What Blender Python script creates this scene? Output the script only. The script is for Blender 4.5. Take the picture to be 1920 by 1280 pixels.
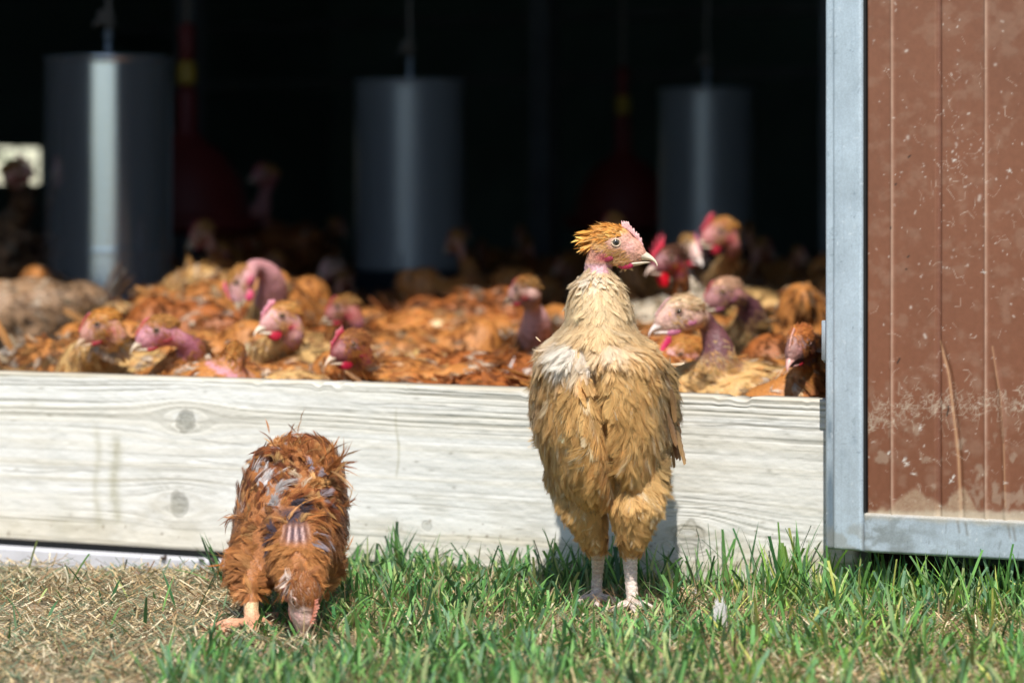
import bpy, math, random
import numpy as np
from mathutils import Vector

R = math.radians
rng = np.random.default_rng(7)
random.seed(7)
scene = bpy.context.scene
for o in list(bpy.data.objects):
    bpy.data.objects.remove(o)
COL = scene.collection

# ------------------------------------------------------------------ camera
F = 6557.0            # focal length in photo pixels
HZ = 400.0            # row of the horizon
EYE = 0.445
cam_d = bpy.data.cameras.new('camera')
cam = bpy.data.objects.new('camera', cam_d)
COL.objects.link(cam)
cam.location = (0, 0, EYE)
cam.rotation_euler = (R(90), 0, 0)
cam_d.lens = 36 * F / 1920
cam_d.sensor_width = 36
cam_d.shift_y = -(640 - HZ) / 1920
cam_d.clip_end = 500
cam_d.clip_start = 0.05
cam_d.dof.use_dof = True
cam_d.dof.focus_distance = 3.93
cam_d.dof.aperture_fstop = 5.6
scene.camera = cam

# ------------------------------------------------------------------ light
TH = math.atan(0.6)                       # the barn front runs away from the camera to the left
AV = np.array([math.cos(TH), -math.sin(TH)])
NV = np.array([math.sin(TH), math.cos(TH)])
SUN_EL, SUN_OFF = 54.0, -28.0
az = TH + R(SUN_OFF)                      # travel direction, clockwise from +Y
sd = Vector((math.sin(az) * math.cos(R(SUN_EL)), math.cos(az) * math.cos(R(SUN_EL)), -math.sin(R(SUN_EL))))
sun_d = bpy.data.lights.new('sun', 'SUN')
sun_d.energy = 4.9
sun_d.angle = R(0.53)
sun_d.color = (1.0, 0.95, 0.87)
sun = bpy.data.objects.new('sun', sun_d)
sun.rotation_euler = sd.to_track_quat('-Z', 'Y').to_euler()
sun.location = (-3, -4, 6)
COL.objects.link(sun)
w = bpy.data.worlds.new('World')
scene.world = w
w.use_nodes = True
nt = w.node_tree
sky = nt.nodes.new('ShaderNodeTexSky')
sky.sky_type = 'NISHITA'
sky.sun_disc = False
sky.dust_density = 0.4
sky.sun_elevation = R(SUN_EL)
sky.sun_rotation = math.atan2(-sd.x, -sd.y)
bg = nt.nodes['Background']
bg.inputs['Strength'].default_value = 0.12
nt.links.new(sky.outputs[0], bg.inputs[0])
scene.view_settings.view_transform = 'Standard'
scene.view_settings.look = 'None'
scene.view_settings.exposure = 0.22
scene.view_settings.gamma = 1
scene.cycles.use_denoising = True
scene.cycles.max_bounces = 6
scene.cycles.transparent_max_bounces = 8

# ------------------------------------------------------------------ placing helpers
FLOOR = 0.035         # litter inside the barn lies deeper than the turf outside


def P(px, py, Y):
    return np.array([(px - 960) / F * Y, Y, EYE - (py - HZ) / F * Y])


def st(s, t, z=0.0):
    q = AV * s + NV * t
    return np.array([q[0], 4.35 + q[1], z])


def to_st(X, Y):
    return AV[0] * X + AV[1] * (Y - 4.35), NV[0] * X + NV[1] * (Y - 4.35)


def ray_st(px, t=0.0):
    """s of the barn coordinate where the ray through column px meets the plane at depth t; also Y"""
    k = (px - 960) / F
    Y = (4.35 * NV[1] + t) / (NV[0] * k + NV[1])
    return to_st(k * Y, Y)[0], Y


def nrm(v):
    v = np.asarray(v, float)
    return v / (np.linalg.norm(v, axis=-1, keepdims=True) + 1e-12)


# lattice noise in numpy
_perm = np.random.default_rng(3).random((256, 256))


def vnoise(x, y, seed=0):
    x = np.asarray(x, float) + seed * 17.31
    y = np.asarray(y, float) + seed * 5.77
    xi = np.floor(x).astype(int)
    yi = np.floor(y).astype(int)
    fx = x - xi
    fy = y - yi
    fx = fx * fx * (3 - 2 * fx)
    fy = fy * fy * (3 - 2 * fy)
    g = lambda a, b: _perm[a & 255, b & 255]
    return (g(xi, yi) * (1 - fx) + g(xi + 1, yi) * fx) * (1 - fy) + (g(xi, yi + 1) * (1 - fx) + g(xi + 1, yi + 1) * fx) * fy


def fbm(x, y, o=4, seed=0):
    a, s, tot = 0.5, 0.0, 0.0
    for i in range(o):
        s = s + a * vnoise(x, y, seed + i * 3)
        tot += a
        x = x * 2.03
        y = y * 2.03
        a *= 0.5
    return s / tot


def sstep(a, b, x):
    t = np.clip((x - a) / (b - a), 0, 1)
    return t * t * (3 - 2 * t)


def gz(X, Y):
    """height of the ground in front of the barn"""
    X = np.asarray(X, float)
    Y = np.asarray(Y, float)
    s, t = to_st(X, Y)
    d = np.maximum(-t, 0)
    z = -0.006 - 0.036 * np.exp(-(d / 0.13) ** 2) * (1 - 0.85 * sstep(-0.42, -0.1, s))
    z = z + (fbm(X * 9, Y * 9, 3, 4) - 0.5) * 0.012 * np.exp(-(np.abs(X) + np.abs(Y - 3.8)) * 0.2)
    return z


# ------------------------------------------------------------------ mesh helpers
def mesh_obj(name, V, T, mat, parent=None, col=None, uv=None, smooth=True, base=None, nor=None):
    """V (n,3), T (m,3) or (m,4) faces; col (n,3)"""
    V = np.asarray(V, np.float32)
    if base is not None:
        V = V - np.asarray(base, np.float32)
    T = np.asarray(T, np.int32)
    m = bpy.data.meshes.new(name)
    k = T.shape[1]
    m.vertices.add(len(V))
    m.vertices.foreach_set('co', V.ravel())
    m.loops.add(T.size)
    m.loops.foreach_set('vertex_index', T.ravel())
    m.polygons.add(len(T))
    m.polygons.foreach_set('loop_start', np.arange(0, T.size, k, dtype=np.int32))
    m.polygons.foreach_set('loop_total', np.full(len(T), k, np.int32))
    m.polygons.foreach_set('use_smooth', np.full(len(T), smooth, bool))
    if uv is not None:
        u = m.uv_layers.new(name='UVMap')
        u.data.foreach_set('uv', np.asarray(uv, np.float32)[T.ravel()].ravel())
    m.update(calc_edges=True)
    if col is not None:
        a = m.color_attributes.new('col', 'FLOAT_COLOR', 'POINT')
        c = np.ones((len(V), 4), np.float32)
        c[:, :3] = np.clip(col, 0, 1)
        a.data.foreach_set('color', c.ravel())
    if nor is not None:
        m.normals_split_custom_set_from_vertices(np.asarray(nor, np.float32).tolist())
    o = bpy.data.objects.new(name, m)
    COL.objects.link(o)
    if mat:
        m.materials.append(mat)
    if parent:
        o.parent = parent
    return o


def paint(mesh, col):
    a = mesh.color_attributes.new('col', 'FLOAT_COLOR', 'POINT')
    c = np.ones((len(mesh.vertices), 4), np.float32)
    c[:, :3] = np.clip(col, 0, 1)
    a.data.foreach_set('color', c.ravel())


def empty(name, loc, label=None, cat=None, group=None, kind=None, rz=0):
    o = bpy.data.objects.new(name, None)
    o.empty_display_size = 0.05
    COL.objects.link(o)
    o.location = tuple(float(v) for v in loc)
    o.rotation_euler = (0, 0, rz)
    tag(o, label, cat, group, kind)
    return o


def tag(o, label=None, cat=None, group=None, kind=None):
    if label:
        o['label'] = label
    if cat:
        o['category'] = cat
    if group:
        o['group'] = group
    if kind:
        o['kind'] = kind
    return o


def coords(mesh):
    a = np.empty(len(mesh.vertices) * 3, np.float32)
    mesh.vertices.foreach_get('co', a)
    return a.reshape(-1, 3).astype(float)


def vnormals(mesh):
    a = np.empty(len(mesh.vertices) * 3, np.float32)
    mesh.vertex_normals.foreach_get('vector', a)
    return a.reshape(-1, 3).astype(float)


def uvsphere(nu=16, nv=10):
    V = [(0, 0, 1)]
    for j in range(1, nv):
        ph = math.pi * j / nv
        for i in range(nu):
            a = 2 * math.pi * i / nu
            V.append((math.sin(ph) * math.cos(a), math.sin(ph) * math.sin(a), math.cos(ph)))
    V.append((0, 0, -1))
    T = []
    for i in range(nu):
        T.append((0, 1 + i, 1 + (i + 1) % nu))
    for j in range(nv - 2):
        for i in range(nu):
            a = 1 + j * nu + i
            b = 1 + j * nu + (i + 1) % nu
            T.append((a, a + nu, b + nu))
            T.append((a, b + nu, b))
    n = len(V) - 1
    o = 1 + (nv - 2) * nu
    for i in range(nu):
        T.append((n, o + (i + 1) % nu, o + i))
    return np.array(V, float), np.array(T, int)


class Acc:
    """collects triangles"""
    def __init__(s):
        s.V, s.T, s.C, s.n = [], [], [], 0

    def add(s, V, T, c=None):
        V = np.asarray(V, float)
        s.V.append(V)
        s.T.append(np.asarray(T, int) + s.n)
        if c is not None:
            c = np.asarray(c, float)
            s.C.append(np.tile(c, (len(V), 1)) if c.ndim == 1 else c)
        s.n += len(V)
        return s

    def ell(s, c, r, M=None, res=(16, 10), col=None):
        V, T = uvsphere(*res)
        V = V * np.asarray(r, float)
        if M is not None:
            V = V @ np.asarray(M).T
        return s.add(V + np.asarray(c, float), T, col)

    def chain(s, pts, rad, step=0.35, res=(12, 8)):
        pts = np.asarray(pts, float)
        for i in range(len(pts) - 1):
            L = np.linalg.norm(pts[i + 1] - pts[i])
            n = max(1, int(L / (step * max(min(rad[i], rad[i + 1]), 1e-3))))
            for k in range(n + 1):
                f = k / n
                r = rad[i] * (1 - f) + rad[i + 1] * f
                s.ell(pts[i] * (1 - f) + pts[i + 1] * f, (r, r, r), None, res)
        return s

    def box(s, M, lo, hi, bev=0.0, col=None):
        """axis box in local axes; M maps local points to world"""
        x0, y0, z0 = lo
        x1, y1, z1 = hi
        b = bev
        V = []
        for sx, X in ((-1, x0), (1, x1)):
            for sy, Yy in ((-1, y0), (1, y1)):
                for sz, Z in ((-1, z0), (1, z1)):
                    V += [(X, Yy - sy * b, Z - sz * b), (X - sx * b, Yy, Z - sz * b), (X - sx * b, Yy - sy * b, Z)]
        import bmesh
        bm = bmesh.new()
        for v in V:
            bm.verts.new(v)
        if b == 0:
            bmesh.ops.remove_doubles(bm, verts=bm.verts, dist=1e-7)
        bmesh.ops.convex_hull(bm, input=bm.verts)
        bmesh.ops.triangulate(bm, faces=bm.faces)
        bm.verts.index_update()
        VV = np.array([v.co[:] for v in bm.verts])
        TT = np.array([[v.index for v in f.verts] for f in bm.faces])
        bm.free()
        return s.add(M(VV), TT, col)

    def tube(s, pts, rad, n=10, col=None):
        pts = np.asarray(pts, float)
        rad = np.broadcast_to(np.asarray(rad, float), (len(pts),))
        tan = nrm(np.gradient(pts, axis=0))
        ref = np.array([0.31, 0.9, 0.3])
        V = []
        for p, t, r in zip(pts, tan, rad):
            a = nrm(np.cross(t, ref))
            b = np.cross(t, a)
            for i in range(n):
                g = 2 * math.pi * i / n
                V.append(p + r * (a * math.cos(g) + b * math.sin(g)))
        T = []
        for j in range(len(pts) - 1):
            for i in range(n):
                q = j * n + i
                q2 = j * n + (i + 1) % n
                T += [(q, q2, q2 + n), (q, q2 + n, q + n)]
        V.append(pts[0])
        V.append(pts[-1])
        k = len(V) - 2
        o = (len(pts) - 1) * n
        for i in range(n):
            T.append((k, (i + 1) % n, i))
            T.append((k + 1, o + i, o + (i + 1) % n))
        return s.add(V, T, col)

    def lathe(s, c, prof, n=48, col=None):
        """prof = list of (r, z)"""
        V = []
        for r, z in prof:
            for i in range(n):
                g = 2 * math.pi * i / n
                V.append((c[0] + r * math.cos(g), c[1] + r * math.sin(g), c[2] + z))
        T = []
        for j in range(len(prof) - 1):
            for i in range(n):
                q = j * n + i
                q2 = j * n + (i + 1) % n
                T += [(q, q2, q2 + n), (q, q2 + n, q + n)]
        return s.add(V, T, col)

    def arr(s):
        return np.vstack(s.V), np.vstack(s.T)

    def build(s, name, mat, parent=None, base=None, smooth=True, bevel=0):
        V, T = s.arr()
        return mesh_obj(name, V, T, mat, parent, np.vstack(s.C) if s.C else None, None, smooth, base)


def union(acc, voxel, smooth=4):
    """melts the collected shapes into one continuous surface"""
    V, T = acc.arr()
    o = mesh_obj('tmp', V, T, None)
    m = o.modifiers.new('r', 'REMESH')
    m.mode = 'VOXEL'
    m.voxel_size = voxel
    m.use_smooth_shade = True
    if smooth:
        k = o.modifiers.new('s', 'SMOOTH')
        k.factor = 0.5
        k.iterations = smooth
    dg = bpy.context.evaluated_depsgraph_get()
    ev = o.evaluated_get(dg)
    me = bpy.data.meshes.new_from_object(ev)
    old = o.data
    bpy.data.objects.remove(o)
    bpy.data.meshes.remove(old)
    return me


def loft(slices, n=56, groove=None, sub=5, power=2.0):
    """slices: (z, xl, xr, yf, yb) from the top down; elliptical sections"""
    S = np.array(slices, float)
    k = np.arange(len(S))
    kk = np.linspace(0, len(S) - 1, (len(S) - 1) * sub + 1)
    # smooth (Catmull-Rom) interpolation
    out = []
    for q in kk:
        i = min(int(q), len(S) - 2)
        f = q - i
        p0 = S[max(i - 1, 0)]; p1 = S[i]; p2 = S[i + 1]; p3 = S[min(i + 2, len(S) - 1)]
        out.append(0.5 * ((2 * p1) + (-p0 + p2) * f + (2 * p0 - 5 * p1 + 4 * p2 - p3) * f * f + (-p0 + 3 * p1 - 3 * p2 + p3) * f ** 3))
    S = np.array(out)
    V = []
    for z, xl, xr, yf, yb in S:
        cx, cy = (xl + xr) / 2, (yf + yb) / 2
        rx, ry = max((xr - xl) / 2, 1e-3), max((yb - yf) / 2, 1e-3)
        for i in range(n):
            a = 2 * math.pi * i / n
            c, s_ = math.cos(a), math.sin(a)
            e = 2.0 / power
            x = cx + rx * math.copysign(abs(c) ** e, c)
            y = cy + ry * math.copysign(abs(s_) ** e, s_)
            if groove:
                y += groove(x, y, z, s_)
            V.append((x, y, z))
    m = len(S)
    T = []
    for j in range(m - 1):
        for i in range(n):
            q = j * n + i
            q2 = j * n + (i + 1) % n
            T += [(q, q + n, q2 + n), (q, q2 + n, q2)]
    V.append((S[0, 1:3].mean(), S[0, 3:5].mean(), S[0, 0]))
    V.append((S[-1, 1:3].mean(), S[-1, 3:5].mean(), S[-1, 0]))
    a, b = len(V) - 2, len(V) - 1
    o = (m - 1) * n
    for i in range(n):
        T.append((a, i, (i + 1) % n))
        T.append((b, o + (i + 1) % n, o + i))
    return np.array(V), np.array(T)


# ------------------------------------------------------------------ materials
def newmat(name):
    m = bpy.data.materials.new(name)
    m.use_nodes = True
    t = m.node_tree
    return m, t, t.nodes['Principled BSDF'], t.nodes['Material Output']


def N(t, typ, **kw):
    n = t.nodes.new(typ)
    for k, v in kw.items():
        if k.startswith('i_'):
            n.inputs[k[2:].replace('_', ' ')].default_value = v
        else:
            setattr(n, k, v)
    return n


def mixcol(t, a, b, fac, mode='MIX'):
    m = t.nodes.new('ShaderNodeMix')
    m.data_type = 'RGBA'
    m.blend_type = mode
    m.clamp_result = False
    for sock, val in ((m.inputs['Factor'], fac), (m.inputs[6], a), (m.inputs[7], b)):
        if isinstance(val, bpy.types.NodeSocket):
            t.links.new(val, sock)
        elif isinstance(val, (int, float)):
            sock.default_value = val
        else:
            sock.default_value = (*val, 1)
    return m.outputs[2]


def maprange(t, v, a, b, c=0.0, d=1.0, typ='LINEAR'):
    n = t.nodes.new('ShaderNodeMapRange')
    n.interpolation_type = typ
    t.links.new(v, n.inputs[0])
    for i, q in enumerate((a, b, c, d)):
        n.inputs[i + 1].default_value = q
    return n.outputs[0]


def noise_node(t, vec, scale, detail=4, rough=0.55, dist=0.0):
    n = t.nodes.new('ShaderNodeTexNoise')
    n.inputs['Scale'].default_value = scale
    n.inputs['Detail'].default_value = detail
    n.inputs['Roughness'].default_value = rough
    n.inputs['Distortion'].default_value = dist
    if vec is not None:
        t.links.new(vec, n.inputs['Vector'])
    return n


def bump(t, h, strength, dist, bsdf):
    b = t.nodes.new('ShaderNodeBump')
    b.inputs['Strength'].default_value = strength
    b.inputs['Distance'].default_value = dist
    t.links.new(h, b.inputs['Height'])
    t.links.new(b.outputs[0], bsdf.inputs['Normal'])
    return b


def mat_feather(name='feather', vary=None):
    m, t, p, out = newmat(name)
    at = N(t, 'ShaderNodeAttribute', attribute_name='col')
    uv = t.nodes.new('ShaderNodeUVMap')
    # barbs run forward and outward from the shaft: a noise squeezed along them
    sep = t.nodes.new('ShaderNodeSeparateXYZ')
    t.links.new(uv.outputs[0], sep.inputs[0])
    ab = N(t, 'ShaderNodeMath', operation='ABSOLUTE'); t.links.new(sep.outputs[1], ab.inputs[0])
    mu = N(t, 'ShaderNodeMath', operation='MULTIPLY'); t.links.new(ab.outputs[0], mu.inputs[0]); mu.inputs[1].default_value = 0.55
    su = N(t, 'ShaderNodeMath', operation='SUBTRACT'); t.links.new(sep.outputs[0], su.inputs[0]); t.links.new(mu.outputs[0], su.inputs[1])
    cb = t.nodes.new('ShaderNodeCombineXYZ')
    m2 = N(t, 'ShaderNodeMath', operation='MULTIPLY'); t.links.new(su.outputs[0], m2.inputs[0]); m2.inputs[1].default_value = 26
    t.links.new(m2.outputs[0], cb.inputs[0]); t.links.new(sep.outputs[1], cb.inputs[1])
    geo = t.nodes.new('ShaderNodeObjectInfo')
    ns = noise_node(t, cb.outputs[0], 1.0, 3, 0.6)
    st_ = maprange(t, ns.outputs[0], 0.3, 0.7, 0.62, 1.34)
    hs = t.nodes.new('ShaderNodeHueSaturation')
    t.links.new(at.outputs['Color'], hs.inputs['Color'])
    if vary:                                   # every bird of the flock has its own depth of colour
        mv = N(t, 'ShaderNodeMath', operation='MULTIPLY')
        t.links.new(st_, mv.inputs[0])
        t.links.new(maprange(t, geo.outputs['Random'], 0, 1, *vary), mv.inputs[1])
        st_ = mv.outputs[0]
    t.links.new(st_, hs.inputs['Value'])
    t.links.new(hs.outputs[0], p.inputs['Base Color'])
    p.inputs['Roughness'].default_value = 0.62
    p.inputs['Specular IOR Level'].default_value = 0.25
    p.inputs['Sheen Weight'].default_value = 0.15
    p.inputs['Sheen Roughness'].default_value = 0.4
    bump(t, ns.outputs[0], 0.35, 0.0006, p)
    tr = t.nodes.new('ShaderNodeBsdfTranslucent')
    t.links.new(hs.outputs[0], tr.inputs[0])
    mx = t.nodes.new('ShaderNodeMixShader')
    mx.inputs[0].default_value = 0.34
    t.links.new(p.outputs[0], mx.inputs[1]); t.links.new(tr.outputs[0], mx.inputs[2])
    t.links.new(mx.outputs[0], out.inputs[0])
    return m


def mat_skin(name='bird_skin', scale=700, bs=0.5, rough=0.5, sss=0.12, vor=False):
    m, t, p, out = newmat(name)
    at = N(t, 'ShaderNodeAttribute', attribute_name='col')
    tc = t.nodes.new('ShaderNodeTexCoord')
    n = noise_node(t, tc.outputs['Object'], scale, 4, 0.6)
    hs = t.nodes.new('ShaderNodeHueSaturation')
    t.links.new(at.outputs['Color'], hs.inputs['Color'])
    t.links.new(maprange(t, n.outputs[0], 0.3, 0.7, 0.62, 1.3), hs.inputs['Value'])
    t.links.new(hs.outputs[0], p.inputs['Base Color'])
    p.inputs['Roughness'].default_value = rough
    p.inputs['Subsurface Weight'].default_value = sss * .5
    p.inputs['Subsurface Radius'].default_value = (1, 0.3, 0.2)
    p.inputs['Subsurface Scale'].default_value = 0.004
    v = t.nodes.new('ShaderNodeTexVoronoi')
    v.inputs['Scale'].default_value = scale * 0.4
    t.links.new(tc.outputs['Object'], v.inputs['Vector'])
    ad = N(t, 'ShaderNodeMath', operation='ADD')
    t.links.new(n.outputs[0], ad.inputs[0]); t.links.new(v.outputs['Distance'], ad.inputs[1])
    bump(t, ad.outputs[0], bs, 0.0012, p)
    return m


def mat_attr(name, rough=0.6, metal=0.0, nscale=60, lo=0.85, hi=1.12, bstr=0.3, bdist=0.001, spec=0.4, rn=None):
    m, t, p, out = newmat(name)
    at = N(t, 'ShaderNodeAttribute', attribute_name='col')
    tc = t.nodes.new('ShaderNodeTexCoord')
    n = noise_node(t, tc.outputs['Object'], nscale, 5, 0.6)
    hs = t.nodes.new('ShaderNodeHueSaturation')
    t.links.new(at.outputs['Color'], hs.inputs['Color'])
    t.links.new(maprange(t, n.outputs[0], 0.3, 0.7, lo, hi), hs.inputs['Value'])
    t.links.new(hs.outputs[0], p.inputs['Base Color'])
    p.inputs['Roughness'].default_value = rough
    p.inputs['Metallic'].default_value = metal
    p.inputs['Specular IOR Level'].default_value = spec
    if rn:
        t.links.new(maprange(t, n.outputs[0], 0.3, 0.7, *rn), p.inputs['Roughness'])
    bump(t, n.outputs[0], bstr, bdist, p)
    return m


def mat_plain(name, col, rough=0.6, metal=0.0, nscale=40, var=0.25, bstr=0.2, bdist=0.002, spec=0.5):
    m, t, p, out = newmat(name)
    tc = t.nodes.new('ShaderNodeTexCoord')
    n = noise_node(t, tc.outputs['Object'], nscale, 5, 0.6)
    c = np.array(col)
    cc = mixcol(t, tuple(c * (1 - var)), tuple(c * (1 + var)), maprange(t, n.outputs[0], 0.3, 0.7))
    t.links.new(cc, p.inputs['Base Color'])
    p.inputs['Roughness'].default_value = rough
    p.inputs['Metallic'].default_value = metal
    p.inputs['Specular IOR Level'].default_value = spec
    bump(t, n.outputs[0], bstr, bdist, p)
    return m


def mat_leafy(name, trans=0.25, rough=0.42, spec=0.5):
    m, t, p, out = newmat(name)
    at = N(t, 'ShaderNodeAttribute', attribute_name='col')
    uv = t.nodes.new('ShaderNodeUVMap')
    mp = N(t, 'ShaderNodeMapping'); mp.inputs['Scale'].default_value = (1.5, 7, 1)
    t.links.new(uv.outputs[0], mp.inputs[0])
    n = noise_node(t, mp.outputs[0], 3.0, 2, 0.5)
    hs = t.nodes.new('ShaderNodeHueSaturation')
    t.links.new(at.outputs['Color'], hs.inputs['Color'])
    t.links.new(maprange(t, n.outputs[0], 0.3, 0.7, 0.8, 1.2), hs.inputs['Value'])
    t.links.new(hs.outputs[0], p.inputs['Base Color'])
    p.inputs['Roughness'].default_value = rough
    p.inputs['Specular IOR Level'].default_value = spec
    bump(t, n.outputs[0], 0.4, 0.001, p)
    tr = t.nodes.new('ShaderNodeBsdfTranslucent')
    t.links.new(hs.outputs[0], tr.inputs[0])
    mx = t.nodes.new('ShaderNodeMixShader')
    mx.inputs[0].default_value = trans
    t.links.new(p.outputs[0], mx.inputs[1]); t.links.new(tr.outputs[0], mx.inputs[2])
    t.links.new(mx.outputs[0], out.inputs[0])
    return m


M = {}
M['feather'] = mat_feather()
M['flock_feather'] = mat_feather('flock_feather', (.55, 1.2))
M['skin'] = mat_skin(scale=420, bs=.7)
M['flesh'] = mat_skin('comb_flesh', 500, 0.35, 0.42, 0.15)
M['beak'] = mat_attr('beak_horn', 0.38, 0, 220, 0.88, 1.1, 0.15, 0.0004)
M['eye'] = mat_attr('eye_wet', 0.06, 0, 200, 0.95, 1.05, 0.0, 0.0001, 0.6)
M['grass'] = mat_leafy('grass_blade')
M['straw'] = mat_leafy('straw', 0.12, 0.6, 0.3)
M['wood'] = mat_attr('bleached_wood', 0.8, 0, 900, 0.93, 1.06, 0.25, 0.0006, 0.2)
M['paint'] = mat_attr('brown_coated_sheet', 0.42, 0, 130, 0.93, 1.07, 0.08, 0.0005, 0.4, (0.36, 0.55))
M['galv'] = mat_attr('galvanised_steel', 0.5, 0.35, 420, 0.9, 1.1, 0.12, 0.0004, 0.5, (0.38, 0.6))
M['black'] = mat_plain('rubber_and_gap_black', (0.012, 0.012, 0.012), 0.6)
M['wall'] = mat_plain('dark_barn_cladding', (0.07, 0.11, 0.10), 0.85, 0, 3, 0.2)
M['post'] = mat_plain('dull_steel', (0.10, 0.11, 0.115), 0.5, 0.4, 8, 0.25)
M['red'] = mat_plain('red_plastic', (0.13, 0.014, 0.012), 0.6, 0, 20, 0.12)
M['yellow'] = mat_plain('yellow_plastic', (0.34, 0.22, 0.02), 0.5)
M['rope'] = mat_plain('rope', (0.22, 0.2, 0.18), 0.9, 0, 300, 0.3)
M['tray'] = mat_plain('feeder_tray', (0.02, 0.03, 0.045), 0.45, 0.1, 30, 0.2)


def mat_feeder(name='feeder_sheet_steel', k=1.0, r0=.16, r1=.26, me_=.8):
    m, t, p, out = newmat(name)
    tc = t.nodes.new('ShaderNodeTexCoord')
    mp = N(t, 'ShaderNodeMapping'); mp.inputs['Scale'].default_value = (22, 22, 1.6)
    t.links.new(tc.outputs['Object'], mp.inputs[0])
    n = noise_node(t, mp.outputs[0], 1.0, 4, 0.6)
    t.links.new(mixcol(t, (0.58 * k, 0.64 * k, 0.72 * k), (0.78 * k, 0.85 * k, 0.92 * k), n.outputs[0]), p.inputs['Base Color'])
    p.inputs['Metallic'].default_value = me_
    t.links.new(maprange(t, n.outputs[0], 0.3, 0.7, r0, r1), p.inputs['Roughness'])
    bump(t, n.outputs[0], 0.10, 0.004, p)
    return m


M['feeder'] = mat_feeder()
M['feeder_dull'] = mat_feeder('dimmed_feeder_steel', .52, .34, .44, .4)  # far feeders: base colour darkened to stand for the dimness deeper inside


def mat_ground():
    m, t, p, out = newmat('soil_and_clippings')
    tc = t.nodes.new('ShaderNodeTexCoord')
    n1 = noise_node(t, tc.outputs['Object'], 5, 6, 0.65)
    n2 = noise_node(t, tc.outputs['Object'], 90, 5, 0.7)
    n3 = noise_node(t, tc.outputs['Object'], 0.6, 4, 0.6)
    c = mixcol(t, (0.24, 0.18, 0.115), (0.54, 0.45, 0.32), maprange(t, n2.outputs[0], 0.35, 0.65))
    c = mixcol(t, c, (0.10, 0.09, 0.055), maprange(t, n1.outputs[0], 0.45, 0.7))
    at = N(t, 'ShaderNodeAttribute', attribute_name='col')      # how green it is: far field is turf
    c2 = mixcol(t, (0.035, 0.075, 0.018), (0.09, 0.13, 0.04), maprange(t, n2.outputs[0], 0.3, 0.7))
    c = mixcol(t, c, c2, at.outputs['Fac'])
    t.links.new(c, p.inputs['Base Color'])
    p.inputs['Roughness'].default_value = 0.95
    p.inputs['Specular IOR Level'].default_value = 0.1
    bump(t, n2.outputs[0], 0.8, 0.006, p)
    return m


M['ground'] = mat_ground()
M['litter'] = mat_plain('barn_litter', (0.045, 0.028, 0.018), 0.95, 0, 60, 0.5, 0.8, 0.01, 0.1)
M['leaf'] = mat_leafy('hedge_leaf', 0.3, 0.5)
M['bark'] = mat_plain('bark', (0.08, 0.06, 0.04), 0.9)
M['dung'] = mat_plain('dung', (0.05, 0.03, 0.022), 0.7, 0, 300, 0.5, 0.8, 0.002)
M['concrete'] = mat_plain('pale_concrete', (0.52, 0.52, 0.55), 0.75, 0, 50, 0.1, 0.2, 0.001)

# ------------------------------------------------------------------ barn setting
def Mst(V):
    """local (s, t, z) -> world"""
    V = np.asarray(V, float)
    q = V[:, :1] * AV + V[:, 1:2] * NV
    return np.column_stack([q[:, 0], 4.35 + q[:, 1], V[:, 2]])


# ground: fine near the birds, coarse to the horizon
def build_ground():
    def axis(lo, hi, near0, near1, fine):
        a = [near0]
        while a[-1] < near1:
            a.append(a[-1] + fine)
        stp = fine
        r = a[:]
        while r[-1] < hi:
            stp *= 1.35
            r.append(r[-1] + stp)
        l = [near0]
        stp = fine
        while l[-1] > lo:
            stp *= 1.35
            l.append(l[-1] - stp)
        return np.array(sorted(set(l[1:] + r)))
    S = axis(-80, 80, -1.3, 1.3, 0.02)
    T_ = axis(-120, 100, -1.6, 0.0, 0.02)
    T_ = T_[(T_ <= -0.0) | (T_ > 0.4)]
    g_s, g_t = np.meshgrid(S, T_, indexing='ij')
    W = Mst(np.column_stack([g_s.ravel(), g_t.ravel(), np.zeros(g_s.size)]))
    z = gz(W[:, 0], W[:, 1])
    inside = g_t.ravel() > 0.0
    z = np.where(inside, -0.06, z)
    W[:, 2] = z
    a, b = g_s.shape
    idx = np.arange(a * b).reshape(a, b)
    Q = np.column_stack([idx[:-1, :-1].ravel(), idx[1:, :-1].ravel(), idx[1:, 1:].ravel(), idx[:-1, 1:].ravel()])
    d = np.hypot(W[:, 0], W[:, 1] - 3.8)
    gr = sstep(0.9, 2.2, d)
    o = mesh_obj('ground', W, Q, M['ground'], None, np.repeat(gr[:, None], 3, 1))
    tag(o, kind='structure')


build_ground()
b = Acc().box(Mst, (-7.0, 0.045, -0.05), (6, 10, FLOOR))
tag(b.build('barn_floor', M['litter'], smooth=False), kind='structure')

barn = empty('barn', st(-1, 5), 'dark open fronted poultry barn with steel posts behind the plank', 'barn')
BB = np.array(barn.location)


def bbox(name, lo, hi, mat, bev=0.0):
    return Acc().box(Mst, lo, hi, bev).build(name, mat, barn, BB, smooth=False)


OPEN_L, OPEN_R, LINTEL = -2.30, 0.50, 3.7
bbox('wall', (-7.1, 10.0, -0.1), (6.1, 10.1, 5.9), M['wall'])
bbox('wall', (6.0, 0.1, -0.1), (6.1, 9.997, 5.9), M['wall'])
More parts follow.
